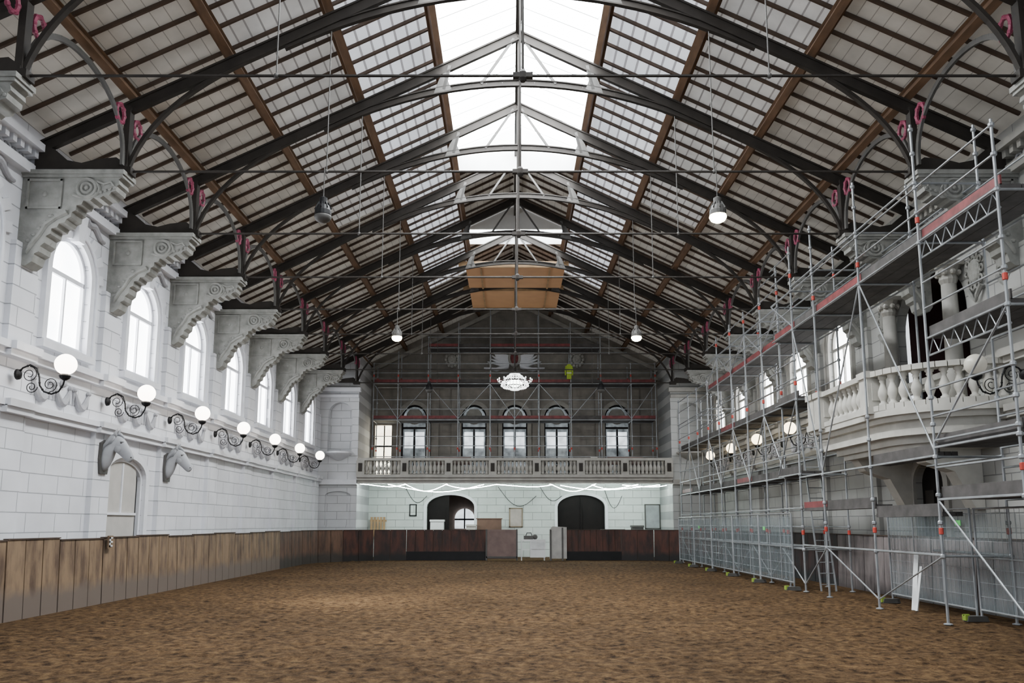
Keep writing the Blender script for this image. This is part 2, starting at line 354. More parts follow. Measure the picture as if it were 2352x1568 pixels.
for ya,yb in ((9,26.2),(31.5,33.4)):
    w=wroot((0,ya,13.7)); mb=MB()
    for s in(-1,1): mb.bar((s*2.08,ya,14.1),(s*2.08,yb,14.1),.1,.8)
    for y in(ya+.05,yb-.05): mb.prism([(-2.1,13.7),(2.1,13.7),(2.1,14.5),(0,15.4),(-2.1,14.5)],lambda a,b,y=y:(a,y-.04,b),lambda a,b,y=y:(a,y+.04,b))
    part(mb,'curb',whitem,w,world=True)
    mb=MB()
    for s in(-1,1): mb.add([(s*2.1,ya,14.5),(0,ya,15.4),(0,yb,15.4),(s*2.1,yb,14.5)],[(0,1,2,3)])
    part(mb,'glass_panes',skyg,w,world=True,fix=False)
    mb=MB(); y=ya+.6
    while y<yb:
        for s in(-1,1): mb.bar((s*2.1,y,14.46),(0,y,15.36),.035,.04)
        y+=.71
    part(mb,'glazing_bars',whitem,w,world=True)
# ------------------------------------------------------------------ arched wall windows
def arcpts(w,zb,zs,rise,n=14,off=0):
    return [(-w/2-off,zb)]+[(-(w/2+off)*math.cos(pi*i/n),zs+(rise+off)*math.sin(pi*i/n)) for i in range(n+1)]+[(w/2+off,zb)]
def band(mb,inn,out,u0,u1):
    for i in range(len(inn)-1):
        a,b,c,d=inn[i],inn[i+1],out[i+1],out[i]
        mb.prism([a,b,c,d],lambda y,z:(u0,y,z),lambda y,z:(u1,y,z))
def arch_window(loc,rotz,mt,gl):
    w=wroot(loc,rotz)
    mb=MB(); o=arcpts(WW,5.6,WS,WR); i=arcpts(WW-.16,5.68,WS,WR-.08); band(mb,i,o,-.2,-.08); mb.box(-.2,-.06,-WW/2,WW/2,5.6,5.7)
    f=part(mb,'window_frame',mt,w)
    mb=MB(); mb.prism(arcpts(WW-.1,5.65,WS,WR-.05),lambda y,z:(-.18,y,z),lambda y,z:(-.16,y,z)); part(mb,'window_pane',gl,w)
    mb=MB(); mb.box(-.15,-.09,-.025,.025,5.7,7.2); mb.box(-.15,-.08,-WW/2+.05,WW/2-.05,7.16,7.26)
    part(mb,'mullion',mt,w)
    mb=MB(); band(mb,arcpts(WW,5.6,WS,WR),arcpts(WW,5.6,WS,WR,off=.18),0,.06)
    band(mb,arcpts(WW,5.6,WS,WR,off=.18),arcpts(WW,5.6,WS,WR,off=.25),0,.11)
    for k in range(9):
        a=pi*(k+.5)/9; r0,r1=WR+.3,WR+.52+(.06 if k%2 else 0)
        if k==4: continue
        c,s_=math.cos(a),math.sin(a); mb.bar((.02,c*r0,WS+s_*r0),(.02,c*r1,WS+s_*r1),.09,.22,(0,-s_,c))
    mb.prism([(-.12,8.0),(.12,8.0),(.2,8.65),(-.2,8.65)],lambda y,z:(0,y,z),lambda y,z:(.2,y,z))
    mb.box(0,.15,-1.05,1.05,5.42,5.58)
    part(mb,'surround',mt,w); return w
for y in winY[0:]: arch_window((-W,y,0),0,plaster,glass)
for y in winY:
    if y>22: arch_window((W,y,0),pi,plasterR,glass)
# ------------------------------------------------------------------ doors
dn=[0]
def droot(loc,rotz=0):
    dn[0]+=1; return thing('door_%d'%dn[0],None,None,loc,rotz,kind='structure')
d=droot((-W,20.5,0)); mb=MB(); P2=arcpts(2.1,0,2.95,.5); band(mb,[( -.97,0)]+[(-.97*math.cos(pi*i/14),2.9+.44*math.sin(pi*i/14)) for i in range(15)]+[(.97,0)],P2,-.3,-.03); part(mb,'door_frame',plaster,d)
mb=MB(); band(mb,P2,arcpts(2.1,0,2.95,.5,off=.2),0,.08); part(mb,'door_surround',plaster,d)
mb=MB(); mb.box(-.1,-.06,-.97,.80,0,2.0); part(mb,'lower_leaf',ply,d)
mb=MB(); mb.prism([(-.97,2.06)]+[(-.97*math.cos(pi*i/14),2.9+.44*math.sin(pi*i/14)) for i in range(12)]+[(.80,2.9),(.80,2.06)],lambda y,z:(-.1,y,z),lambda y,z:(-.07,y,z)); part(mb,'upper_leaf',ply,d)
mb=MB(); mb.box(-.07,-.04,-.03,.03,2.05,3.3); mb.box(-.07,-.02,-.97,.8,2.0,2.06); part(mb,'glazing_bar',plaster,d)
mb=MB(); mb.box(-.16,-.12,.75,1.05,0,3.2); part(mb,'gap_shade_strip',blackm,d)  # black strip beside the leaf, painted shade of the opening
d=droot((W,19.65,0),pi); mb=MB(); mb.prism(arcpts(1.4,0,2.75,.55),lambda y,z:(-.2,y,z),lambda y,z:(-.16,y,z)); part(mb,'door_leaf',dkwood,d)
mb=MB(); band(mb,arcpts(1.4,0,2.75,.55),arcpts(1.4,0,2.75,.55,off=.2),0,.07); part(mb,'door_surround',plasterR,d)
mb=MB(); mb.box(-.16,-.12,-.5,-.1,.3,1.3); mb.box(-.16,-.12,.1,.5,.3,1.3); mb.box(-.16,-.12,-.5,-.1,1.5,2.6); mb.box(-.16,-.12,.1,.5,1.5,2.6); part(mb,'door_panels',iron,d)
def reardoor(x,openleaf):
    d=droot((x,YB,0),-pi/2); mb=MB(); band(mb,arcpts(2.6,0,2.7,.65),arcpts(2.6,0,2.7,.65,off=.16),0,.08); part(mb,'door_surround',plaster,d)
    if not openleaf:
        mb=MB(); mb.prism(arcpts(2.6,0,2.7,.65),lambda y,z:(-.32,y,z),lambda y,z:(-.26,y,z)); part(mb,'door_leaf',dkwood,d)
        mb=MB()
        for a in(-1.15,.1):
            for z0,z1 in((.3,1.2),(1.4,2.6)): mb.box(-.26,-.22,a,a+1.05,z0,z1)
        mb.box(-.24,-.2,-.03,.03,0,3.3); part(mb,'door_panels',dkwood,d)
    else:
        mb=MB(); mb.prism([(-1.3,0),(-.1,0),(-.1,3.33),(-.4,3.32),(-.9,3.16),(-1.2,2.95),(-1.3,2.7)],lambda y,z:(-.32,y,z),lambda y,z:(-.26,y,z)); part(mb,'door_leaf',dkwood,d)
        mb=MB(); mb.box(-.26,-.22,-1.15,-.3,.3,1.2); mb.box(-.26,-.22,-1.15,-.3,1.4,2.6); part(mb,'door_panels',dkwood,d)
reardoor(-3.5,True); reardoor(3.66,False)
mb=MB(); mb.add([(-5.2,YB+.4,0),(-5.2,YB+5,0),(-5.2,YB+5,3.8),(-5.2,YB+.4,3.8)],[(0,1,2,3)]); mb.add([(-1.8,YB+.4,0),(-1.8,YB+5,0),(-1.8,YB+5,3.8),(-1.8,YB+.4,3.8)],[(0,1,2,3)])
mb.add([(-5.2,YB+5,0),(-1.8,YB+5,0),(-1.8,YB+5,3.8),(-5.2,YB+5,3.8)],[(0,1,2,3)]); mb.add([(-5.2,YB+.4,3.8),(-1.8,YB+.4,3.8),(-1.8,YB+5,3.8),(-5.2,YB+5,3.8)],[(0,1,2,3)])
mb.add([(-5.2,YB+.4,0),(-1.8,YB+.4,0),(-1.8,YB+5,0),(-5.2,YB+5,0)],[(0,1,2,3)])
solo(mb,'wall_corridor',M('corridor_plaster',(.20,.15,.13),.7),kind='structure',fix=False)
w=wroot((-3.0,YB+4.9,0),-pi/2); mb=MB(); mb.prism(arcpts(1.2,1.5,2.1,.6),lambda y,z:(0,y,z),lambda y,z:(.04,y,z)); part(mb,'window_pane',glassd,w)
mb=MB(); mb.box(.04,.09,-.04,.04,1.5,2.7); mb.box(.04,.09,-.6,.6,2.0,2.1); part(mb,'mullion',dkwood,w)
ggl=M('gallery_glass',(.16,.18,.19),.15,var=.6,scale=2.5,emit=.9)
for x in gal:
    w=wroot((x,YB,0),-pi/2); f=MB(); band(f,arcpts(1.26,4.2,7.65,.62),arcpts(1.4,4.2,7.65,.7),-.28,-.12); f.box(-.25,-.13,-.65,.65,7.02,7.12); f.box(-.25,-.15,-.65,.65,5.2,5.3); f.box(-.25,-.15,-.04,.04,4.2,7.0); part(f,'window_frame',dkwood,w)
    mb=MB(); mb.prism(arcpts(1.3,4.2,7.65,.62),lambda y,z:(-.29,y,z),lambda y,z:(-.27,y,z)); part(mb,'window_pane',ggl,w)
    mb=MB()
    mb.box(-.26,-.23,-.55,-.07,5.95,6.85); part(mb,'lit_pane',glassd,w)
    mb=MB(); mb.box(-.26,-.23,.07,.55,5.95,6.85); part(mb,'lit_pane',glassd,w)
    mb=MB(); t=MB().lathe([(.02,0),(.42,0),(.46,.03),(.42,.06),(.02,.08)],(0,0,0),20); mb.add([(-.2+z,a,7.72+b) for a,b,z in t.v],t.f); part(mb,'roundel',plasterD,w)
    mb=MB(); band(mb,arcpts(1.4,4.2,7.65,.7),arcpts(1.4,4.2,7.65,.7,off=.22),0,.08); part(mb,'surround',plasterD,w)
w=wroot((-7.25,YB,0),-pi/2); mb=MB(); mb.box(-.25,-.22,-.5,.5,4.2,7.2); part(mb,'window_pane',M('warm_glass',(1,.85,.65),.3,var=.2,emit=5),w); mb=MB(); mb.box(-.2,-.15,-.03,.03,4.2,7.2); mb.box(-.2,-.15,-.5,.5,6.0,6.08); part(mb,'mullion',dkwood,w)
# ------------------------------------------------------------------ trusses
def make_truss():
    t=thing('roof_truss','dark riveted iron roof truss nearest the camera','roof truss',(0,0,8.8),group='iron roof trusses across the hall')
    Z=8.8; ZC=14.2
    for s in(-1,1):
        mb=MB(); mb.ibeam((s*9.85,0,ZC-SL*9.85-Z),(0,0,ZC-Z),.22,.11); part(mb,'rafter',iron,t)
    arc=[(x,0,12.88-.0513*x*x-Z) for x in [(-4.9+9.8*i/24) for i in range(25)]]
    mb=MB(); mb.barpath(arc,.03,.15); 
    mb.barpath([(a,b,c+.075) for a,b,c in arc],.10,.03); mb.barpath([(a,b,c-.075) for a,b,c in arc],.10,.03); part(mb,'arched_chord',iron,t)
    mb=MB(); mb.tube([(-8.05,0,.08),(8.05,0,.08)],.026,6); part(mb,'tie_rod',iron,t)
    mb=MB(); mb.tube([(0,0,.08),(0,0,ZC-Z)],.022,6); mb.lathe([(.04,-.1),(.07,-.05),(.07,.05),(.04,.1)],(0,0,.08),8); mb.box(-.16,.16,-.05,.05,.04,.12); part(mb,'king_rod',iron,t)
    for s in(-1,1):
        mb=MB(); mb.tube([(s*3.95,0,.08),(s*3.95,0,ZC-SL*3.95-Z)],.012,6); mb.ball((s*3.95,0,.08),.045,8,6); part(mb,'hanger_rod',irong,t)
        mb=MB(); mb.bar((s*8.05,0,.1),(s*8.05,0,ZC-SL*8.05-Z),.12,.18); mb.box(s*8.05-.16,s*8.05+.16,-.12,.12,.0,.14); part(mb,'post',iron,t)
        pts=[]
        p0,p1,p2=(8.0,.15),(7.6,1.55),(5.6,2.55)
        for i in range(13):
            q=i/12; pts.append((s*((1-q)**2*p0[0]+2*q*(1-q)*p1[0]+q*q*p2[0]),0,(1-q)**2*p0[1]+2*q*(1-q)*p1[1]+q*q*p2[1]))
        mb=MB(); mb.barpath(pts,.1,.07); part(mb,'curved_brace',iron,t)
        prof=[(9.85,.08),(8.0,.08),(8.0,.2),(8.2,.34),(8.6,.3),(8.9,.22),(9.2,.28),(9.45,.5),(9.7,.62),(9.85,.62)]
        mb=MB(); mb.prism(prof,lambda a,b,s=s:(s*a,-.11,b),lambda a,b,s=s:(s*a,.11,b)); part(mb,'base_bracket',iron,t)
        for k in(-1,1):
            mb=MB(); mb.ring((s*8.05,k*.37,1.15),.15,.04,'x',20,6,(1,1.25))
            for q in range(8):
                a=2*pi*q/8; mb.ball((s*8.05,k*.37+.155*math.cos(a),1.15+.19*math.sin(a)),.052,6,4)
            part(mb,'ring_ornament',pink,t,label='pink painted iron ring rosette')
        mb=MB(); mb.bar((s*.12,0,ZC-Z-.1),(s*.95,0,12.85-Z),.06,.06,(0,1,0)); part(mb,'strut',irong,t)
        mb=MB(); mb.bar((s*1.9,0,12.68-Z),(s*1.75,0,ZC-SL*1.75-Z),.08,.1,(0,1,0)); part(mb,'short_strut',irong,t)
        mb=MB(); mb.prism([(1.7,12.68-Z),(2.15,12.58-Z),(2.02,12.95-Z),(1.92,13.12-Z),(1.74,13.22-Z),(1.8,12.95-Z)],lambda a,b,s=s:(s*a,-.05,b),lambda a,b,s=s:(s*a,.05,b)); part(mb,'gusset_plate',irong,t)
    return t
tr=make_truss()
for k,y in enumerate(TY):
    o=tr if k==0 else dup(tr)
    o.location=(0,y,8.8)
    if k: o['label']='dark riveted iron roof truss, %s from the camera along the hall'%ORD[k]
def make_lat():
    t=thing('arched_girder','iron arched brace','arched brace',(0,0,0)); mb=MB(); pts=[]
    for i in range(25):
        a=pi*i/24; pts.append((0,-1.62*math.cos(a),8.95+1.35*math.sin(a)**.8-8.8))
    mb.barpath(pts,.1,.055,(1,0,0)); part(mb,'arch_rib',irong,t)
    return t
g0=make_lat(); first=True
for s in(-1,1):
    for k in range(0,8):
        o=g0 if first else dup(g0); first=False
        o.location=(s*8.05,(TY[k]+TY[k+1])/2,8.8); o['label']='arched iron brace joining the %s and %s trusses above the %s brackets'%(ORD[k],ORD[k+1],'left' if s<0 else 'right'); o['group']='arched braces along both sides of the roof'
PX=[2.03,4.05,6.1,8.05]; nmP=['beside the skylight','second down from the skylight','third down from the skylight','lowest, above the truss posts']
for s in(-1,1):
    for i,x in enumerate(PX):
        mb=MB(); mb.bar((s*x,9,zr(x)-.21),(s*x,YB,zr(x)-.21),.15,.2,(s*SL,0,1))
        mb.bar((s*(x+.05),9,zr(x+.05)-.09),(s*(x+.05),YB,zr(x+.05)-.09),.26,.035,(s*SL,0,1))
        solo(mb,'purlin',woodP,'long brown timber purlin on the %s roof slope, %s'%('left' if s<0 else 'right',nmP[i]),'purlin',group='timber purlins')
mb=MB(); mb.bar((0,9,14.36),(0,YB,14.36),.14,.2); solo(mb,'ridge_beam',iron,'dark ridge beam running down the middle under the skylight','ridge beam')
def rafter(mb,s,xa,xb): mb.bar((s*xa,0,-SL*xa),(s*xb,0,-SL*xb),.055,.07)
me={}
for s in(-1,1):
    for full in(0,1):
        mb=MB(); rafter(mb,s,0.1 if full else 2.1,9.9); me[(s,full)]=mb.mesh('roof_rafter',woodR)
for s in(-1,1):
    for k in range(-1,9):
        base=TY[k] if k>=0 else TY[0]-B
        for j in range(0,6):
            y=base+B*(j)/6
            if j==0: y+=.16
            if y<10 or y>YB-.2: continue
            full=1 if (26.3<y<31.4 or y>33.5) else 0
            o=bpy.data.objects.new('roof_rafter',me[(s,full)]); COL.objects.link(o); o.location=(0,y,zr(0)-.05)
            o['label']='%s slim brown rafter beyond the %s truss, %s roof slope'%(ORD[j],ORD[k],'left' if s<0 else 'right') if k>=0 else '%s slim brown rafter before the first truss, %s roof slope'%(ORD[j],'left' if s<0 else 'right')
            o['category']='rafter'; o['group']='slim brown rafters of the roof'
for i,(a,b) in enumerate(((33.5,36.65),(37.05,40.2))):
    t=thing('timber_deck','new timber boarded deck hung under the roof ridge, %s one'%('nearer' if i==0 else 'farther'),'deck',(0,a,12.75),group='timber decks under the ridge')
    mb=MB(); mb.box(-2.15,2.15,a,b,12.75,12.8); part(mb,'boards',deckw,t,world=True)
    for x in(-1.5,0,1.5):
        mb=MB(); mb.box(x-.04,x+.04,a+.1,b,12.69,12.748); part(mb,'joist',tan,t,world=True)
    mb=MB(); mb.box(-2.45,2.3,a-.04,a+.0,12.70,12.98); part(mb,'edge_board',tan,t,world=True)
# ------------------------------------------------------------------ corbels
def make_corbel():
    t=thing('corbel','x','corbel',(0,0,0)); pr=[(0,0),(2.0,0),(2.0,-.1),(1.93,-.16)]
    a=[(1.93,-.16),(1.9,-.3),(1.8,-.42),(1.64,-.5),(1.45,-.54),(1.25,-.6),(1.12,-.7),(1.04,-.84),(.95,-.98),(.8,-1.08),(.66,-1.18),(.56,-1.34),(.46,-1.55),(.36,-1.7)]
    for p,q in zip(a[:-1],a[1:]):
        mx,mz=(p[0]+q[0])/2,(p[1]+q[1])/2; pr.append((mx+.035,mz-.03)); pr.append((q[0],q[1]))
    pr+=[(.32,-1.86),(.2,-1.95),(.08,-1.93),(0,-1.82)]
    mb=MB(); mb.prism(pr,lambda x,z:(x,-.2,z),lambda x,z:(x,.2,z)); part(mb,'body',corb,t)
    mb=MB(); mb.box(0,2.05,-.27,.27,-.06,.03); mb.box(0,2.02,-.24,.24,-.12,-.06); part(mb,'top_slab',corb,t)
    for s in(-1,1):
        y=s*.21; mb=MB()
        mb.ring((1.3,y,-.34),.19,.035,'y',20,6); mb.ring((1.3,y,-.34),.1,.028,'y',14,6); mb.ball((1.3,y,-.34),.045,8,6)
        mb.tube([(1.3+.22*math.cos(.8-.45*q)*(1+.1*q),y,-.34+.2*math.sin(.8-.45*q)) for q in range(8)],.028,5)
        mb.tube([(1.5,y,-.2),(1.65,y,-.26),(1.78,y,-.22),(1.83,y,-.3),(1.75,y,-.36)],.028,5)
        for q in range(7): mb.ball((1.86-.09*q,y,-.34-.03*q),.035,6,4,(1,.6,1))
        mb.tube([(.95,y,-.85),(.75,y,-.95),(.55,y,-1.1),(.45,y,-1.3),(.3,y,-1.5),(.2,y,-1.7)],[.06,.05,.055,.045,.05,.03],6)
        for q in range(5): mb.ball((.62-.1*q,y,-.92-.13*q),.05,6,4,(1.2,.5,.8))
        part(mb,'scroll_carving',corb,t)
        mb=MB(); 
        for (x0,x1,z0,z1) in((.12,.82,-.2,-.16),(.12,.82,-.78,-.74),(.12,.16,-.78,-.16),(.78,.82,-.78,-.16)): mb.box(x0,x1,min(y,y+s*.025),max(y,y+s*.025),z0,z1)
        mb.ball((.47,y,-.47),.06,8,6,(1,.5,1)); part(mb,'side_panel',corb,t)
    return t
c0=make_corbel(); first=True
for s in(-1,1):
    for k,y in enumerate(TY[:-1]):
        o=c0 if first else dup(c0); first=False
        o.location=(s*W,y,8.78); o.rotation_euler=(0,0,0 if s<0 else pi)
        o['label']='grey carved stone corbel on the %s wall, carrying the %s truss'%('left' if s<0 else 'right',ORD[k]); o['group']='carved stone corbels under the trusses'
# ------------------------------------------------------------------ wall lamps
def make_lamp(gm,lab):
    t=thing('wall_lamp',lab,'wall lamp',(0,0,0))
    mb=MB(); tt=MB().lathe([(.0,0),(.11,0),(.1,.04),(.05,.07),(.01,.08)],(0,0,0),12); mb.add([(z,a,b) for a,b,z in tt.v],tt.f); part(mb,'wall_plate',blackm,t)
    S=[(0,0),(.1,.13),(.24,.19),(.38,.12),(.44,-.05),(.46,-.22),(.55,-.34),(.7,-.39),(.84,-.34),(.92,-.2),(.94,-.1)]
    pts=[]
    for i in range(len(S)-1):
        for q in range(3):
            f=q/3; pts.append((S[i][0]*(1-f)+S[i+1][0]*f,0,S[i][1]*(1-f)+S[i+1][1]*f))
    pts.append((.94,0,-.1))
    mb=MB(); mb.tube(pts,.018,6)
    for q in range(2,28,3): mb.ball((pts[q][0],0,pts[q][2]),.026,6,4)
    part(mb,'scroll_arm',blackm,t)
    def sp(cx,cz,R,a0,d,turns=1.6):
        return [(cx+R*(1-.75*i/22)*math.cos(a0+d*2*pi*turns*i/22),0,cz+R*(1-.75*i/22)*math.sin(a0+d*2*pi*turns*i/22)) for i in range(23)]
    for a in(sp(.24,.0,.16,pi*.5,-1),sp(.66,-.2,.15,-pi*.5,1),sp(.3,-.25,.12,0,-1)):
        mb=MB(); mb.tube(a,.009,5); part(mb,'curl',blackm,t)
    mb=MB(); mb.lathe([(.03,-.12),(.09,-.08),(.11,-.03),(.09,0)],(.94,0,0),12); part(mb,'cup',blackm,t)
    mb=MB(); mb.ball((.94,0,.2),.205,20,14); part(mb,'globe',gm,t,smooth=True)
    return t
l0=make_lamp(globe,''); l1=make_lamp(globeoff,''); l2=make_lamp(globew,'')
for k in range(1,8):
    o=l0 if k==1 else dup(l0)
    o.location=(-W+.12,TY[k],4.68); o['label']='lit globe lamp on black scroll arm, left wall below the %s corbel'%ORD[k]; o['group']='globe wall lamps'
for k in(1,4,5,6,7):
    o=l1 if k==1 else l2 if k==4 else dup(l2)
    o.location=(W-.12,TY[k],4.68); o.rotation_euler=(0,0,pi); o['label']=('unlit globe lamp on black scroll arm beside the stone balcony' if k==1 else 'warm lit globe lamp on black scroll arm, right wall below the %s corbel'%ORD[k]); o['group']='globe wall lamps'
def make_fest(mt):
    t=thing('plaster_festoon','','plaster relief',(0,0,0))
    for j in(-1,0,1):
        c=j*.78; mb=MB(); pts=[(.04,c-.3+.6*i/12,.2-.34*math.sin(pi*i/12)) for i in range(13)]
        mb.tube(pts,[.03+.055*math.sin(pi*i/12) for i in range(13)],7)
        for e in(-.3,.3): mb.ball((.04,c+e,.24),.06,7,5); mb.tube([(.03,c+e,.2),(.03,c+e*1.05,-.12)],[.03,.012],5)
        part(mb,'swag',mt,t)
    mb=MB(); mb.ball((.03,0,.3),.09,8,6); part(mb,'rosette',mt,t); return t
fm=M('swag_plaster',(.36,.36,.38),.7); f0=make_fest(fm); first=True
for s in(-1,1):
    for k in range(8):
        if s>0 and k<3: continue
        o=f0 if first else dup(f0); first=False
        o.location=(s*W,winY[k],4.5); o.rotation_euler=(0,0,0 if s<0 else pi); o['label']='plaster swags in the frieze of the %s wall under the %s window'%('left' if s<0 else 'right',ORD[k]); o['group']='plaster festoons in the frieze'
r0=thing('eaves_relief','','plaster relief',(0,0,0)); mb=MB()
for j in range(-6,7):
    mb.ring((.03,j*.24,0),.09,.03,'x',12,5)
    mb.ball((.03,j*.24,0),.04,6,4)
part(mb,'scroll_band',fm,r0)
for j in(-1,1):
    mb=MB(); mb.tube([(.04,j*(.35+.9*i/10),-.35-.25*(i/10)**2-.05*math.sin(i)) for i in range(11)],[.1-.06*i/10 for i in range(11)],7); part(mb,'leaf_spray',fm,r0)
first=True
for s in(-1,1):
    for k in range(8):
        o=r0 if first else dup(r0); first=False
        o.location=(s*W,winY[k],9.02); o.rotation_euler=(0,0,0 if s<0 else pi); o['label']='carved scroll band under the eaves above the %s window, %s wall'%(ORD[k],'left' if s<0 else 'right'); o['group']='carved bands under the eaves'
# ------------------------------------------------------------------ horse heads
hm=M('grey_horse_plaster',(.36,.37,.39),.7,var=.12)
def make_horse():
    t=thing('horse_head_sculpture','','horse head',(0,0,0))
    up=[(-.04,.14),(.03,.27),(.11,.36),(.19,.41),(.26,.43),(.33,.415),(.40,.355),(.46,.27),(.515,.185),(.565,.10),(.60,.03),(.625,-.03),(.63,-.07)]
    lo=[(-.04,-.40),(.05,-.33),(.12,-.23),(.165,-.13),(.19,-.03),(.20,.05),(.235,.055),(.29,.02),(.35,-.03),(.41,-.085),(.465,-.135),(.515,-.165),(.56,-.165)]
    hw=[.16,.15,.13,.115,.10,.095,.10,.09,.075,.062,.055,.055,.04]
    mb=MB(); n=16; vs=[]
    for (a,b),(c,d),w in zip(up,lo,hw):
        cx,cz=(a+c)/2,(b+d)/2; ex,ez=(a-c)/2,(b-d)/2
        for q in range(n):
            an=2*pi*q/n; vs.append((cx+ex*math.cos(an),w*math.sin(an),cz+ez*math.cos(an)))
    m=len(up); mb.add(vs,[(i*n+q,i*n+(q+1)%n,(i+1)*n+(q+1)%n,(i+1)*n+q) for i in range(m-1) for q in range(n)]+[tuple(range(n-1,-1,-1)),tuple((m-1)*n+q for q in range(n))])
    for s in(-1,1): mb.ball((.31,s*.06,.14),.09,12,10,(1,.5,1.1)); mb.ball((.385,s*.075,.285),.04,8,6,(1.2,.7,.5))
    part(mb,'head',hm,t,smooth=True)
    for s in(-1,1):
        mb=MB(); mb.tube([(.22,s*.055,.38),(.225,s*.07,.46),(.25,s*.065,.52),(.275,s*.055,.58)],[.028,.036,.026,.003],8); part(mb,'ear',hm,t,smooth=True)
        mb=MB(); mb.ball((.375,s*.085,.26),.02,8,6); part(mb,'eye',irong,t)
        mb=MB(); mb.ball((.595,s*.045,-.06),.016,8,6); part(mb,'nostril',irong,t)
    mb=MB()
    for i in range(10):
        f=i/9; x=-.05+.27*f; z=.15+.27*math.sin(f*pi/2)
        for s in(-1,1): mb.tube([(x,s*.02,z+.03),(x-.015,s*.10,z-.07),(x-.05,s*.125,z-.19)],[.035,.03,.006],6)
    mb.tube([(.24,0,.44),(.31,0,.45),(.37,0,.40),(.41,0,.33)],[.03,.035,.025,.006],6); part(mb,'mane',hm,t,smooth=True)
    mb=MB(); mb.prism([(-.16,-.42),(.16,-.42),(.22,-.1),(.2,.25),(0,.33),(-.2,.25),(-.22,-.1)],lambda y,z:(-.05,y,z),lambda y,z:(0,y,z)); part(mb,'wall_shield',irong,t); return t
h0=make_horse()
h0.location=(-W+.17,TY[2],3.40); h0.scale=(1.08,1.08,1.08); h0['label']='grey horse head sculpture on the left wall, nearer one beside the door'; h0['group']='horse heads on the left wall'
h1=dup(h0,(-W+.17,TY[3],3.40),0,'grey horse head sculpture on the left wall, farther one right of the door')
# ------------------------------------------------------------------ kickboards
battm=M('batten_brown',(.05,.03,.02),.7,var=.3)
def kpanel(p,q,h,mt,label,group,lean=.05,basem=None,nb=3):
    p=Vector(p+(0,));q=Vector(q+(0,)); d=(q-p); ln=d.length; d.normalize(); n=Vector((d.y,-d.x,0))
    t=thing('kickboard',label,'kickboard',tuple(p),group=group)
    def pt(u,z,w): return tuple(p+d*u+n*(lean*z/h+w)+Vector((0,0,z)))
    def slab(mb,a,b,z0,z1,o,th):
        vs=[pt(a,z0,o),pt(b,z0,o),pt(b,z1,o),pt(a,z1,o),pt(a,z0,o+th),pt(b,z0,o+th),pt(b,z1,o+th),pt(a,z1,o+th)]
        mb.add(vs,[(0,1,2,3),(4,7,6,5),(0,4,5,1),(3,2,6,7),(0,3,7,4),(1,5,6,2)])
    mb=MB(); slab(mb,0,ln,-.05,h-.02,.05,.02); part(mb,'backing',battm,t,world=True)
    for i in range(nb):
        a=ln*i/nb+.014; b=ln*(i+1)/nb-.014; mb=MB(); slab(mb,a,b,-.05,h,random.uniform(0,.008),.045); part(mb,'board',mt,t,world=True)
    if basem: mb=MB(); slab(mb,0,ln,-.05,.42,-.03,.028); part(mb,'base_board',basem,t,world=True)
    mb=MB(); a=Vector(pt(0,h+.012,.03)); b=Vector(pt(ln,h+.012,.03)); mb.bar(a,b,.1,.025); part(mb,'cap_rail',battm,t,world=True)
    return t
n=0; y=11.6
while y<36.6:
    h=1.46+.02*((n*7)%3-1); kpanel((-9.5,y+1.775),(-9.5,y),h,kickL if y<33 else kickM,'brown wooden kickboard along the left wall, %s from the camera'%ORD[n],'kickboards along the left wall') ; y+=1.79; n+=1
RA=40.75-y
def arc(cx,s,i): a=pi/2*i/4; return (cx+s*RA*math.cos(a),y+RA*math.sin(a))
cxl=-9.5+RA
for i in range(4): kpanel(arc(cxl,-1,i+1),arc(cxl,-1,i),1.47,kickM if i<2 else kickF,'red-brown kickboard curving round the far left corner, %s in the curve'%ORD[i],'kickboards across the far end',.05,nb=2)
yl=y
xs=[cxl+(-1.4-cxl)*i/3 for i in range(4)]
for i,(a,b) in enumerate(zip(xs[:-1],xs[1:])): kpanel((b,40.75),(a,40.75),1.47,kickF,'dark red-brown kickboard at the far end left of the gate, %s from the left corner'%ORD[i],'kickboards across the far end',.05,blackm)
cxr=9.4-RA
xs=[2.55+(cxr-2.55)*i/3 for i in range(4)]
for i,(a,b) in enumerate(zip(xs[:-1],xs[1:])): kpanel((b,40.75),(a,40.75),1.47,kickF,'dark red-brown kickboard at the far end right of the gate, %s from the gate'%ORD[i],'kickboards across the far end',.05,blackm)
for i in range(4): kpanel(arc(cxr,1,i),arc(cxr,1,i+1),1.47,kickF,'dark kickboard curving round the far right corner, %s in the curve'%ORD[i],'kickboards across the far end',.05,nb=2)
y=11.6;n=0
while y<36.6:
    pale=14<y<24; kpanel((9.4,y),(9.4,y+1.775),1.47,kickR if pale else kickB,('grey dusty' if pale else 'dark blue-grey')+' kickboard along the right wall behind the fences, %s from the camera'%ORD[n],'kickboards along the right wall'); y+=1.79;n+=1
t=thing('arena_letter_sign','small white letter E marker on the left kickboard','letter sign',(-9.44,18.9,1.24))
mb=MB(); mb.box(-.04,-.01,-.11,.11,-.02,.27); part(mb,'plate',kickL,t)
mb=MB()
for z in(0.02,.11,.20): mb.box(-.01,.01,-.07,.06,z,z+.035)
mb.box(-.01,.01,-.07,-.035,.02,.235); part(mb,'letter',whitem,t)
t=thing('gate','pinkish-grey gate leaf standing open left of the white cart','gate',(-.6,40.3,0)); mb=MB(); mb.box(-1.42,.12,40.28,40.34,.08,1.5); part(mb,'panel',cloth,t,world=True)
mb=MB(); mb.box(-1.44,-1.36,40.24,40.3,0,1.52); mb.box(.06,.14,40.24,40.3,0,1.52); mb.box(-1.42,.12,40.24,40.28,.12,.2); part(mb,'frame',irong,t,world=True)
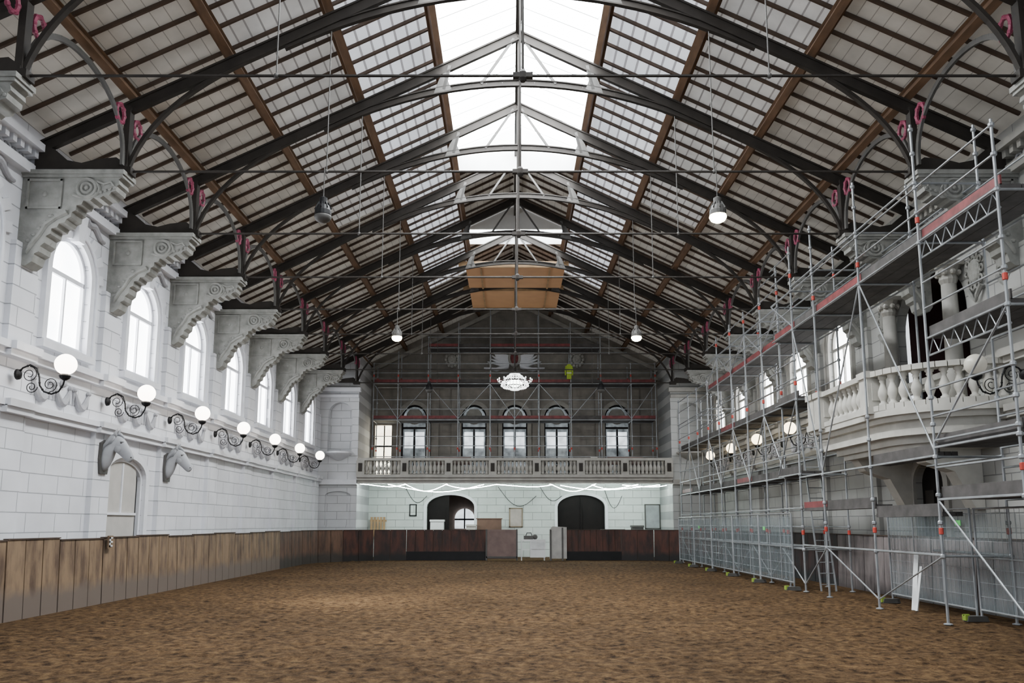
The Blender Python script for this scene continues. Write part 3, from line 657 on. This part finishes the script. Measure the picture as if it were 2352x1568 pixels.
t=thing('gate','pale grey gate leaf standing right of the white cart','gate',(2.1,40.1,0)); mb=MB(); mb.prism([(1.7,.1),(2.55,.1),(2.55,1.62),(1.85,1.66),(1.7,1.5)],lambda a,b:(a,40.1,b),lambda a,b:(a,40.16,b)); part(mb,'panel',M('pale_panel',(.36,.35,.33),.6),t,world=True)
mb=MB(); mb.box(2.3,2.38,40.04,40.1,0,1.6); mb.box(1.72,1.8,40.04,40.1,0,1.5); part(mb,'frame',irong,t,world=True)
t=thing('white_cart','white metal cart with shelves standing in the gateway','cart',(.9,40.4,0))
mb=MB(); mb.box(.3,1.5,40.1,40.6,.95,1.02); part(mb,'top',whitem,t,world=True)
mb=MB(); mb.box(.75,1.5,40.12,40.58,.15,.95); part(mb,'cabinet',whitem,t,world=True)
mb=MB(); mb.box(.8,1.44,40.09,40.12,.55,.9); part(mb,'drawer',M('cart_grey',(.6,.62,.62),.5),t,world=True)
mb=MB(); mb.box(.32,.74,40.15,40.55,.5,.54); part(mb,'shelf',whitem,t,world=True)
for x in(.33,1.45):
    for y in(40.15,40.55): mb=MB(); mb.tube([(x,y,0),(x,y,.95)],.025,6); part(mb,'leg',whitem,t,world=True)
t=thing('machine','small dark machine lying on the white cart','tool',(.75,40.35,1.02)); mb=MB(); mb.box(-.3,.15,-.12,.12,0,.18); mb.ball((.25,0,.12),.13,8,6); part(mb,'housing',irong,t); mb=MB(); mb.tube([(-.2,0,.18),(-.15,0,.32),(.05,0,.32),(.1,0,.18)],.02,6); part(mb,'handle',blackm,t)
# ------------------------------------------------------------------ balustrades
BAL=[(.07,0),(.075,.06),(.045,.09),(.05,.13),(.085,.24),(.08,.33),(.045,.45),(.035,.5),(.055,.54),(.045,.57),(.07,.6),(.07,.66)]
def sq(mb,c,w,z0,z1): mb.box(c[0]-w/2,c[0]+w/2,c[1]-w/2,c[1]+w/2,z0,z1)
t=thing('gallery_balcony','long stone gallery balcony with balusters across the far end','balcony',(0,YP,3.7))
mb=MB(); mb.box(-XP+.12,XP-.12,YP+.05,YB-.02,4.0,4.18); mb.box(-XP+.12,XP-.12,YP-.25,YP+.3,3.95,4.1); mb.box(-XP+.12,XP-.12,YP-.35,YP+.3,4.1,4.25); mb.box(-XP+.12,XP-.12,YP-.15,YP+.2,3.8,3.95); part(mb,'slab',plasterR,t,world=True)
mb=MB(); mb.box(-XP+.12,XP-.12,YP-.3,YP+.02,4.95,5.08); part(mb,'top_rail',plasterR,t,world=True)
bm=MB().lathe([(r*1.25,z) for r,z in BAL],(0,0,0),8).mesh('baluster',plasterR,True)
peds=[-7.8+15.6*i/7 for i in range(8)]
for x in peds:
    mb=MB(); mb.box(x-.2,x+.2,YP-.32,YP+.04,4.25,4.95); part(mb,'pedestal',plasterR,t,world=True)
    mb=MB(); mb.box(x-.1,x+.1,YP-.35,YP-.32,4.4,4.82); part(mb,'pedestal_panel',iron,t,world=True)
for a,b in zip(peds[:-1],peds[1:]):
    for i in range(9):
        o=part(bm,'baluster',plasterR,t); o.location=(a+.3+(b-a-.6)*i/8,-.14,4.27-3.7); o.scale=(1,1,1.03)
fr=[(9.98,21.4),(8.0,21.25),(8.0,18.0)]
cv=[(9.98-1.98*math.cos(a),18.0-1.75*math.sin(a)) for a in [pi/2*i/14 for i in range(1,15)]]
plan=fr+cv
t=thing('stone_balcony','curved stone balcony with bulbous balusters projecting from the right wall','balcony',(W,18.8,3.5))
mb=MB(); c0_=(10.0,18.8)
for z0,z1,k in((4.1,4.25,1.06),(3.98,4.1,1.0),(3.8,3.98,.93),(3.66,3.8,.97),(3.5,3.66,.86),(3.38,3.5,.8)):
    pl=[(min(9.99,c0_[0]+(a-c0_[0])*k),c0_[1]+(b-c0_[1])*k) for a,b in plan]
    mb.prism(pl,lambda a,b:(a,b,z0),lambda a,b:(a,b,z1))
part(mb,'slab',balM,t,world=True)
mb=MB()
for zz,ww,hh in((5.08,.34,.12),(4.3,.28,.12)): mb.barpath([(8.0,21.25,zz),(8.0,18.0,zz)]+[(a,b,zz) for a,b in cv],ww,hh); mb.bar((8.0,21.25,zz),(9.9,21.38,zz),ww,hh)
part(mb,'rails',balM,t,world=True)
for c in((8.0,21.25),(8.0,18.0),(8.0,20.8)):
    mb=MB(); sq(mb,c,.42,4.25,5.05); sq(mb,c,.5,5.02,5.17); sq(mb,c,.5,4.2,4.36); mb.box(c[0]-.12,c[0]+.12,c[1]-.24,c[1]-.2,4.5,4.9); part(mb,'pedestal',balM,t,world=True)
bm2=MB().lathe([(r*1.3,z*1.0) for r,z in BAL],(0,0,0),14).mesh('baluster',balM,True)
pts=[(8.0,18.36+.275*i) for i in range(8)]
path=[(8.0,18.0)]+cv; acc=.4; L_=0
for a,b in zip(path[:-1],path[1:]):
    seg=math.dist(a,b)
    while acc<=L_+seg and acc<2.85:
        f=(acc-L_)/seg; pts.append((a[0]+(b[0]-a[0])*f,a[1]+(b[1]-a[1])*f)); acc+=.27
    L_+=seg
pts+=[(8.4+.27*i,21.28+.02*i) for i in range(5)]
for p in pts:
    o=part(bm2,'baluster',balM,t); o.location=(p[0]-W,p[1]-18.8,4.34-3.5); o.scale=(1,1,1.04)
for y in(17.6,20.6):
    mb=MB(); mb.prism([(0,3.4),(1.4,3.4),(1.2,3.1),(.6,2.9),(.35,2.4),(.2,2.1),(0,2.1)],lambda a,z,y=y:(9.99-a,y-.2,z),lambda a,z,y=y:(9.99-a,y+.2,z)); part(mb,'console',balM,t,world=True)
mb=MB(); a0,a1=17.5,20.8
mb.add([(10.35,a0,4.2),(12,a0,4.2),(12,a0,8),(10.35,a0,8)],[(0,1,2,3)]); mb.add([(10.35,a1,4.2),(12,a1,4.2),(12,a1,8),(10.35,a1,8)],[(0,1,2,3)])
mb.add([(12,a0,4.2),(12,a1,4.2),(12,a1,8),(12,a0,8)],[(0,1,2,3)]); mb.add([(10.35,a0,8),(12,a0,8),(12,a1,8),(10.35,a1,8)],[(0,1,2,3)]); mb.add([(10.,a0,4.24),(12,a0,4.24),(12,a1,4.24),(10.,a1,4.24)],[(0,1,2,3)])
solo(mb,'wall_box_recess',redcur,kind='structure',fix=False)
for i,y in enumerate((17.7,20.6)):
    t=thing('box_column','pale column flanking the %s side of the box above the balcony'%('near' if i==0 else 'far'),'column',(9.75,y,4.25),group='columns of the balcony box')
    mb=MB(); mb.lathe([(.2,.2),(.19,.8),(.16,2.9)],(0,0,0),14); part(mb,'shaft',plasterR,t,smooth=True)
    mb=MB(); mb.box(-.24,.24,-.24,.24,0,.1); mb.lathe([(.24,.1),(.24,.15),(.2,.2)],(0,0,0),14); part(mb,'base',plasterR,t)
    mb=MB(); mb.lathe([(.16,2.9),(.2,3.0),(.18,3.1),(.28,3.3)],(0,0,0),12); mb.box(-.28,.24,-.28,.28,3.3,3.4)
    for q in range(8): mb.ball((.22*math.cos(q*pi/4),.22*math.sin(q*pi/4),3.15),.07,6,4)
    part(mb,'capital',plasterR,t)
for i,y in enumerate((17.0,21.3,15.9)):
    t=thing('carved_cartouche','carved plaster cartouche on the right wall, %s from the camera'%ORD[[1,2,0][i]],'plaster relief',(W,y,6.9),pi,group='cartouches on the right wall')
    mb=MB(); mb.ball((.05,0,.35),.22,14,8,(.4,1,1.25)); part(mb,'boss',corb,t)
    mb=MB()
    for q in range(10):
        a=2*pi*q/10; mb.ring((.06,.27*math.cos(a),.35+.36*math.sin(a)),.065,.03,'x',10,5)
    part(mb,'scroll_border',corb,t)
    mb=MB(); mb.tube([(.08,-.25,-.02),(.1,-.1,-.2),(.09,0,-.35)],[.06,.05,.015],6); mb.tube([(.08,.25,-.02),(.1,.1,-.2),(.09,0,-.35)],[.06,.05,.015],6); part(mb,'leaf_tail',corb,t)
# ------------------------------------------------------------------ scaffolds
collar=MB().lathe([(.03,-.06),(.042,-.05),(.042,.05),(.03,.06)],(0,0,0),8).mesh('collar',redc)
def scaf(label,group,m,u0,u1,w0,w1,levels,top,base0=0,base1=0,last=False,flip=False,dense=True,R=.027,nbr=2,rails=None):
    root=thing('scaffold_bay',label,'scaffold',m(u0,w0,base0),group=group)
    us=[u0]+([u1] if last else [])
    for u in us:
        for w,bz in((w0,base0),(w1,base1)):
            mb=MB(); mb.tube([m(u,w,bz),m(u,w,top)],R,6); mb.lathe([(.08,0),(.08,.015),(.03,.03)],m(u,w,bz),8)
            for z in levels:
                for zz in (z-.1,z+.5,z+1):
                    if zz>bz and zz<top: mb.lathe([(.033,-.04),(.05,-.02),(.05,.02),(.033,.04)],m(u,w,zz),8)
            st=part(mb,'standard',steel,root,world=True)
            for z in levels[::2]:
                if z>bz+.3 and z<top-.2:
                    o=part(collar,'collar',redc,st); o.location=Vector(m(u,w,z+.35))-ROOT[root.name]
    for z in levels:
        if z>top: continue
        for w,bz in((w0,base0),(w1,base1)):
            if z<bz: continue
            mb=MB(); mb.tube([m(u0,w,z-.08),m(u1,w,z-.08)],R-.003,6); part(mb,'ledger',steel,root,world=True)
        if z>=max(base0,base1):
            mb=MB(); mb.tube([m(u0,w0,z-.1),m(u0,w1,z-.1)],R-.003,6); part(mb,'transom',steel,root,world=True)
        if rails is not None and z not in rails: continue
        for h in(.5,1.0):
            if z+h<=top:
                for w,bz in((w0,base0),(w1,base1)):
                    if z<bz: continue
                    mb=MB(); mb.tube([m(u0,w,z+h),m(u1,w,z+h)],R-.007,6); part(mb,'guard_rail',steel,root,world=True)
                    if not dense: break
    lv=[z for z in levels if z<=top]
    for i,(a,b) in enumerate(zip([base0+.2]+lv[:-1],lv)):
        if i%nbr: continue
        mb=MB(); p,q=(u0,u1) if not flip else (u1,u0); mb.tube([m(p,w0,a),m(q,w0,b-.1)],R-.009,6); part(mb,'diagonal_brace',steel,root,world=True); flip=not flip
    return root
def deck(label,group,m,u0,u1,w0,w1,z,red=True,lattice=False):
    root=thing('scaffold_deck',label,'scaffold deck',m(u0,w0,z),group=group); n=3
    for i in range(n):
        a=w0+(w1-w0)*i/n+.006; b=w0+(w1-w0)*(i+1)/n-.006; mb=MB()
        mb.bar(m(u0+.01,(a+b)/2,z-.04),m(u1-.01,(a+b)/2,z-.04),abs(b-a),.08); part(mb,'plank',plank,root,world=True)
    mb=MB(); e=.03 if w1>w0 else -.03; mb.bar(m(u0+.01,w0+e,z+.07),m(u1-.01,w0+e,z+.07),.03,.17); part(mb,'toe_board',redt if red else plank,root,world=True)
    if lattice:
        mb=MB(); ww=w0-.02; mb.tube([m(u0,ww,z-.4),m(u1,ww,z-.4)],.02,5); k=max(3,int((u1-u0)/.35))
        for i in range(k): a=u0+(u1-u0)*i/k; b=u0+(u1-u0)*(i+1)/k; mb.tube([m(a,ww,z-.4),m((a+b)/2,ww,z-.1),m(b,ww,z-.4)],.011,4)
        part(mb,'lattice_girder',steel,root,world=True)
mR=lambda u,w,z:(w,u,z)
US=[12.3,14.8,17.5,20.2,21.8,23.5,25.2,27.0,28.8,30.7,32.4,34.3,36.0,38.0]
for i,(a,b) in enumerate(zip(US[:-1],US[1:])):
    bal=14.5<a<21
    rails=None
    if a<14: lv=[2.3,3.25,5.3,7.2]
    elif bal: lv=[1.3,3.1,7.2,8.4]; rails=[7.2]
    elif a<31: lv=[1.2,3.2,5.25,7.2,8.3]
    else: lv=[1.2,3.2,5.25,6.5]
    tp=8.3 if a<14 else 9.5 if a<24 else 9.0 if a<31 else 7.6
    onb = 17<a<21.5
    w0=7.62 if a<23 else 7.8
    scaf('scaffold tube frame along the right wall, %s bay from the camera'%ORD[i],'scaffold along the right wall',mR,a,b,w0,8.85,lv,tp,0,4.27 if onb else 0,last=(i==len(US)-2),flip=bool(i%2),rails=rails)
    if a<14: dl=[2.3,3.25,5.3,7.2]
    elif bal: dl=[7.2]+([3.1,2.0] if a<17 else [2.2])
    elif a<31: dl=[3.2,5.25,7.2]
    else: dl=[3.2,5.25]
    for j,z in enumerate(dl):
        w1=8.75
        if 15.7<b and a<21.5 and z<3.35: w1=8.05
        deck('weathered scaffold deck %s metres up in the %s bay along the right wall'%(('%.1f'%z),ORD[i]),'scaffold decks on the right',mR,a,b,w0+.05,w1,z,red=((i*3+j*2)%5==1 or (a>21 and z>7)),lattice=(a<14 and z>5))
t=thing('ladder','grey metal scaffold ladder in the bay beyond the balcony','ladder',(8.3,22.6,0))
for e in(-.2,.2): mb=MB(); mb.bar((8.3+e,22.0,.0),(8.3+e,23.1,5.2),.03,.06,(0,1,0)); part(mb,'rail',steel,t,world=True)
for q in range(17): mb=MB(); f=(q+.6)/18; mb.tube([(8.1,22.0+1.1*f,5.2*f),(8.5,22.0+1.1*f,5.2*f)],.014,5); part(mb,'rung',steel,t,world=True)
mF=lambda u,w,z:(u,w,z)
XS=[-7.5,-6.2,-4.6,-3.0,-1.3,0.0,1.3,3.0,4.6,6.2,7.5]
for i,(a,b) in enumerate(zip(XS[:-1],XS[1:])):
    tp=min(13.2,zr(max(abs(a),abs(b) if i==len(XS)-2 else abs(a)))-.75)
    scaf('scaffold tube frame on the far gallery, %s bay from the left'%ORD[i],'scaffold on the far gallery',mF,a,b,42.3,43.5,[5.35,7.3,9.25,11.2],tp,4.18,4.18,last=(i==len(XS)-2),flip=bool(i%2),dense=False,nbr=2)
    for z in(7.3,9.25,11.2):
        if z+.2<min(zr(a),zr(b))-.8: deck('scaffold deck on the far gallery, level %s, %s bay from the left'%({7.3:'one',9.25:'two',11.2:'three'}[z],ORD[i]),'scaffold decks on the far gallery',mF,a,b,42.32,43.45,z,red=(i%4!=3))
# ------------------------------------------------------------------ site fences
def fence(p,q,label):
    p=Vector(p+(0.06,));q=Vector(q+(0.06,)); d=(q-p); ln=d.length; d.normalize(); H=2.0; up=Vector((0,0,1))
    t=thing('site_fence',label,'site fence',tuple(p),group='galvanised site fences on the right')
    mb=MB(); mb.tube([p,p+up*H,q+up*H,q],.024,6); mb.tube([p+up*.15,q+up*.15],.018,6); mb.tube([p+up*1.1,q+up*1.1],.014,6)
    for e in(.33,.66): mb.tube([p+d*ln*e+up*.15,p+d*ln*e+up*H],.014,6)
    part(mb,'frame',steel,t,world=True)
    mb=MB(); k=int(ln/.14)
    for i in range(1,k): mb.tube([p+d*ln*i/k+up*.15,p+d*ln*i/k+up*H],.004,3)
    for i in range(1,8): mb.tube([p+up*(.15+.25*i),q+up*(.15+.25*i)],.004,3)
    part(mb,'wire_mesh',steel,t,world=True)
    mb=MB(); nrm=d.cross(up)*.03; n=10; vs=[]
    for i in range(n+1):
        w=nrm*(1+.6*math.sin(i*1.7)); vs+= [p+d*ln*i/n+up*.1+w,p+d*ln*i/n+up*(1.9+.04*math.sin(i))+w]
    mb.add(vs,[(2*i,2*i+2,2*i+3,2*i+1) for i in range(n)]); part(mb,'plastic_sheet',sheet,t,world=True,fix=False)
    return t
def foot(x,y,label):
    t=thing('fence_weight',label,'fence weight',(x,y,0),group='fence weights'); mb=MB(); mb.prism([(-.2,0),(.2,0),(.17,.1),(-.17,.1)],lambda a,b:(a,-.09,b),lambda a,b:(a,.09,b)); part(mb,'block',irong,t)
    mb=MB(); mb.box(-.22,-.18,-.06,.06,.02,.12); mb.box(-.22,-.12,-.02,.02,.1,.13); part(mb,'clip',yel,t)
fy=[12.0,15.3,18.8]; 
for i,(a,b) in enumerate(zip(fy[:-1],fy[1:])):
    fence((8.45,a+.03),(8.5,b-.03),'galvanised site fence with blue-grey sheeting, near the camera, %s panel'%ORD[i])
fy2=[22.3,25.3,28.3,31.3,34.3,37.3]
for i in range(5): fence((7.5,fy2[i]+.03),(7.5,fy2[i+1]-.03),'galvanised site fence beyond the gap beside the scaffold, %s panel'%ORD[i])
for i,(x,y) in enumerate([(8.45,15.3),(8.5,18.8)]+[(7.5,v) for v in fy2]): foot(x-.05,y,'grey fence weight with yellow-green clip, %s from the camera'%ORD[i])
t=thing('leaning_batten','white batten leaning against the near site fence','batten',(8.35,17.0,0)); mb=MB(); mb.bar((8.1,17.0,0.02),(8.38,17.3,1.15),.09,.05); part(mb,'board',whitem,t,world=True); mb=MB(); mb.bar((8.1,16.9,.02),(8.36,17.1,.9),.05,.04); part(mb,'offcut',whitem,t,world=True)
for i,(x,y,z) in enumerate(((8.43,15.6,1.75),(7.45,33.0,1.6),(7.45,24.5,1.6))):
    mb=MB(); mb.box(x-.01,x,y,y+.2,z,z+.1); solo(mb,'fence_tag',grn,'small green tag on the site fence, %s from the camera'%ORD[[0,2,1][i]],'tag',group='green fence tags')
# ------------------------------------------------------------------ pendant lamps
def pend(lit):
    t=thing('pendant_lamp','','pendant lamp',(0,0,0))
    mb=MB(); mb.tube([(0,0,.3),(0,0,.93)],.01,6); part(mb,'suspension_rod',irong,t)
    mb=MB(); mb.lathe([(.03,.3),(.08,.27),(.08,.14),(.13,.10),(.165,.0),(.17,-.09)],(0,0,0),16)
    for q in range(8):
        a=q*pi/4; mb.bar((.08*math.cos(a),.08*math.sin(a),.17),(.16*math.cos(a),.16*math.sin(a),.03),.012,.05)
    part(mb,'housing',irong if lit else blackm,t)
    mb=MB(); mb.lathe([(.16,-.09),(.175,-.13),(.14,-.2),(.07,-.24),(.01,-.25)],(0,0,0),16); part(mb,'lens',litb if lit else irong,t,smooth=True); return t
pl={True:pend(True),False:pend(False)}; used=set()
for k,s,lit,lab in((1,-1,False,'unlit black pendant lamp, large and nearest on the left'),(1,1,True,'lit pendant lamp, large and nearest on the right'),(4,-1,True,'small lit pendant lamp on the left in the mid roof'),(4,1,True,'small lit pendant lamp on the right in the mid roof'),(7,-1,False,'tiny unlit pendant lamp on the left before the far gallery'),(7,1,False,'tiny unlit pendant lamp on the right before the far gallery')):
    o=pl[lit] if lit not in used else dup(pl[lit]); used.add(lit)
    o.location=(s*3.98,TY[k]-.05,8.02); o['label']=lab; o['group']='pendant lamps under the trusses'
# ------------------------------------------------------------------ chandelier, crest
t=thing('chandelier','sparkling lit crystal chandelier in front of the far gable','chandelier',(0,39.2,8.45)); t.scale=(.82,.82,.8)
mb=MB(); mb.tube([(0,0,.7),(0,0,5.2)],.012,6); part(mb,'suspension_rod',iron,t)
mb=MB(); mb.ring((0,0,.35),.85,.03,'z',28,6); mb.ring((0,0,.6),.5,.03,'z',20,6); mb.ring((0,0,.1),.4,.03,'z',20,6); part(mb,'rings',iron,t)
for q in range(26):
    a=2*pi*q/26; mb=MB(); pp=[]
    for f in range(9):
        g=f/8; r=.82*math.sin(pi*(.12+.5*g)) if g<.76 else .82*math.cos((g-.76)*5.2); r=max(r,.05); pp.append((r*math.cos(a),r*math.sin(a),.8-.95*g)); mb.ball(pp[-1],.04,6,4)
    mb.tube(pp,.012,4); part(mb,'crystal_strand',crystal,t)
mb=MB(); mb.lathe([(.04,.5),(.3,.4),(.5,.25),(.3,.08),(.02,0)],(0,0,0),16); part(mb,'glowing_bowl',M('chandelier_bowl',(.95,1,.97),.2,emit=10,ecol=(.9,1,.93)),t)
for q in range(14):
    a=2*pi*q/14; mb=MB(); mb.tube([(.85*math.cos(a),.85*math.sin(a),.35),(1.0*math.cos(a),1.0*math.sin(a),.32),(1.03*math.cos(a),1.03*math.sin(a),.42)],.012,5); mb.ball((1.03*math.cos(a),1.03*math.sin(a),.48),.04,6,5,(1,1,1.5)); part(mb,'candle_lamp',crystal,t)
t=thing('gable_crest','plaster crest with red oval shield in the far gable','crest',(0,YB-.1,10.2))
mb=MB(); mb.ball((0,-.15,.75),.32,16,10,(.8,.3,1.2)); part(mb,'shield',redt,t)
mb=MB(); mb.ring((0,-.2,.75),.36,.07,'y',20,6,(.8,1.2)); mb.ball((0,-.15,1.3),.15,8,6,(1.5,.6,1)); part(mb,'shield_border',plasterR,t)
for s in(-1,1):
    mb=MB()
    for q in range(6): mb.tube([(s*(.3),-.1,.35+.1*q),(s*(.8+.05*q),-.15,.4+.13*q),(s*(1.5-.12*q),-.12,.55+.18*q)],[.1,.09,.03],6)
    mb.tube([(s*.35,-.12,.3),(s*1.0,-.15,.12),(s*1.7,-.12,.2)],[.12,.12,.04],6)
    part(mb,'wing',plaster,t)
for s in(-1,1):
    t=thing('lion_mask','carved plaster mask on the far gable, %s of the crest'%('left' if s<0 else 'right'),'mask',(s*3.5,YB-.05,10.6),group='masks on the far gable'); mb=MB(); mb.ball((0,-.12,.3),.26,12,8,(1,.6,1.15)); mb.ball((0,-.3,.22),.1,8,6); mb.ball((-.1,-.25,.4),.05,6,4); mb.ball((.1,-.25,.4),.05,6,4); part(mb,'face',plasterR,t,smooth=True)
    mb=MB()
    for q in range(12): a=2*pi*q/12; mb.ball((.34*math.cos(a),-.08,.3+.38*math.sin(a)),.11,6,4)
    part(mb,'mane',plasterR,t)
t=thing('safety_jacket','bright yellow safety jacket hanging on the far gallery scaffold','jacket',(2.9,42.2,9.4)); 
mb=MB(); mb.prism([(-.12,0),(.12,0),(.12,.5),(.17,.68),(.06,.8),(-.06,.8),(-.17,.68),(-.12,.5)],lambda a,b:(a,-.05,b),lambda a,b:(a,.05,b)); part(mb,'body',hv,t)
for s in(-1,1): mb=MB(); mb.tube([(s*.14,0,.7),(s*.19,0,.45),(s*.18,0,.2)],[.05,.045,.04],8); part(mb,'sleeve',hv,t)
mb=MB(); mb.box(-.125,.125,-.06,.06,.3,.34); part(mb,'reflective_band',whitem,t)
sg=[(-7.9,-5.6),(-5.7,-3.4),(-3.5,-.9),(-1.0,1.9),(1.8,4.2),(4.0,6.4),(5.6,7.9),(-6.6,-1.6),(2.4,7.6)]
for i,(a,b) in enumerate(sg):
    mb=MB(); sag=.14+.09*((i*5)%3); z0=3.80 if i<7 else 3.78
    mb.tube([(a+(b-a)*q/14,41.3+.12*i,z0+.04*math.sin(i*2+q*.4)-sag*math.sin(pi*q/14)) for q in range(15)],.014,5)
    solo(mb,'led_rope_light',rope,'glowing white rope light sagging under the gallery, %s from the left'%ORD[[0,2,3,4,5,7,8,1,6][i]],'rope light',group='rope lights under the far gallery')
def framed(x,y,z,w,h,nm,lab,cat,mf,mi,grp=None):
    t=thing(nm,lab,cat,(x,y,z),group=grp); mb=MB(); 
    mb.box(-w/2,w/2,-.06,0,0,.06); mb.box(-w/2,w/2,-.06,0,h-.06,h); mb.box(-w/2,-w/2+.06,-.06,0,0,h); mb.box(w/2-.06,w/2,-.06,0,0,h); part(mb,'frame',mf,t)
    mb=MB(); mb.box(-w/2+.05,w/2-.05,-.035,-.01,.05,h-.05); part(mb,'panel',mi,t); return t
framed(.08,YB-.01,1.6,.75,1.05,'notice_board','wooden framed notice board between the two rear doors','notice board',M('board_frame',(.2,.15,.1),.6),M('board_face',(.4,.35,.32),.6))
framed(7.55,YB-.01,1.5,.85,1.35,'electric_cabinet','grey electrical cabinet on the rear wall at right','cabinet',irong,M('cab_grey',(.30,.32,.33),.4))
framed(-5.55,YB-.01,2.2,.4,.65,'wall_frame','small dark metal frame hung on the rear wall','wall frame',blackm,stX)
t=thing('timber_pallet','raw timber slatted pallet leaning by the left pier','pallet',(-7.4,44.2,0)); 
for q in range(5): mb=MB(); mb.box(-.42+.17*q,-.3+.17*q,-.02,.02,1.1,2.15); part(mb,'slat',tan,t)
mb=MB(); mb.box(-.45,.45,.02,.06,1.25,1.35); mb.box(-.45,.45,.02,.06,1.9,2.0); mb.box(-.4,-.33,.02,.07,0,1.3); mb.box(.33,.4,.02,.07,0,1.3); part(mb,'rail',tan,t)
t=thing('storage_box','brown cardboard storage box between the rear doors','box',(-1.35,43.6,0)); mb=MB(); mb.box(-.65,.65,-.3,.3,1.0,2.05); mb.box(-.7,.7,-.33,.33,2.03,2.08); part(mb,'carton',M('cardboard',(.11,.06,.04),.7),t); mb=MB(); mb.box(-.6,.6,-.28,.28,0,1.0); part(mb,'stand',irong,t)
for i,(x,w,h,mt) in enumerate(((-4.1,.7,2.0,whitem),(-2.3,.5,1.75,ply),(5.2,1.2,1.5,plank),(6.5,.6,1.7,irong))):
    t=thing('stacked_crate',['white panel crate in front of the open rear door','pale crate right of the open rear door','low grey crate right of the closed rear doors','dark crate under the electrical cabinet'][i],'crate',(x,43.2,0)); mb=MB(); mb.box(-w/2,w/2,-.25,.25,0,h-.1); part(mb,'body',mt,t); mb=MB(); mb.box(-w/2-.03,w/2+.03,-.28,.28,h-.1,h); part(mb,'lid',mt,t)
for i,(x0,x1,sag) in enumerate(((-.9,1.2,.8),(1.4,2.6,.5),(-6,-4.8,.6),(4.9,5.9,.9))):
    mb=MB(); mb.tube([(x0+(x1-x0)*q/12,YB-.05,3.8-sag*math.sin(pi*q/12)-.5*q/12) for q in range(13)],.014,5); solo(mb,'cable',blackm,'thin black cable drooping on the rear wall, %s from the left'%ORD[[1,2,0,3][i]],'cable',group='cables on the rear wall')
for i,(x,w) in enumerate(((-3.2,1.9),(5.7,1.8),(4.1,.35))):
    t=thing('timber_stack',['pale board lying on the gallery left of the middle','pale board lying on the gallery at the right','small pale block on the gallery right of the middle'][i],'boards',(x,41.6,4.2)); mb=MB(); mb.box(-w/2,w/2,-.1,.1,.6,1.0); mb.box(-w/2,-w/2+.1,-.08,.08,0,.6); mb.box(w/2-.1,w/2,-.08,.08,0,.6); part(mb,'board',cloth if i<2 else ply,t)
# ------------------------------------------------------------------ world, camera
w=bpy.data.worlds.new('World'); bpy.context.scene.world=w; w.use_nodes=True; bg=w.node_tree.nodes['Background']; bg.inputs[0].default_value=(.88,.94,1,1); bg.inputs[1].default_value=1.7
cam=bpy.data.cameras.new('cam'); co=bpy.data.objects.new('camera',cam); COL.objects.link(co); bpy.context.scene.camera=co
co.location=(-.19,0,1.78); co.rotation_euler=(math.radians(90+8.42),0,0); cam.sensor_width=36; cam.lens=1850/2352*36; cam.shift_y=.0616; cam.shift_x=.001; cam.clip_end=200
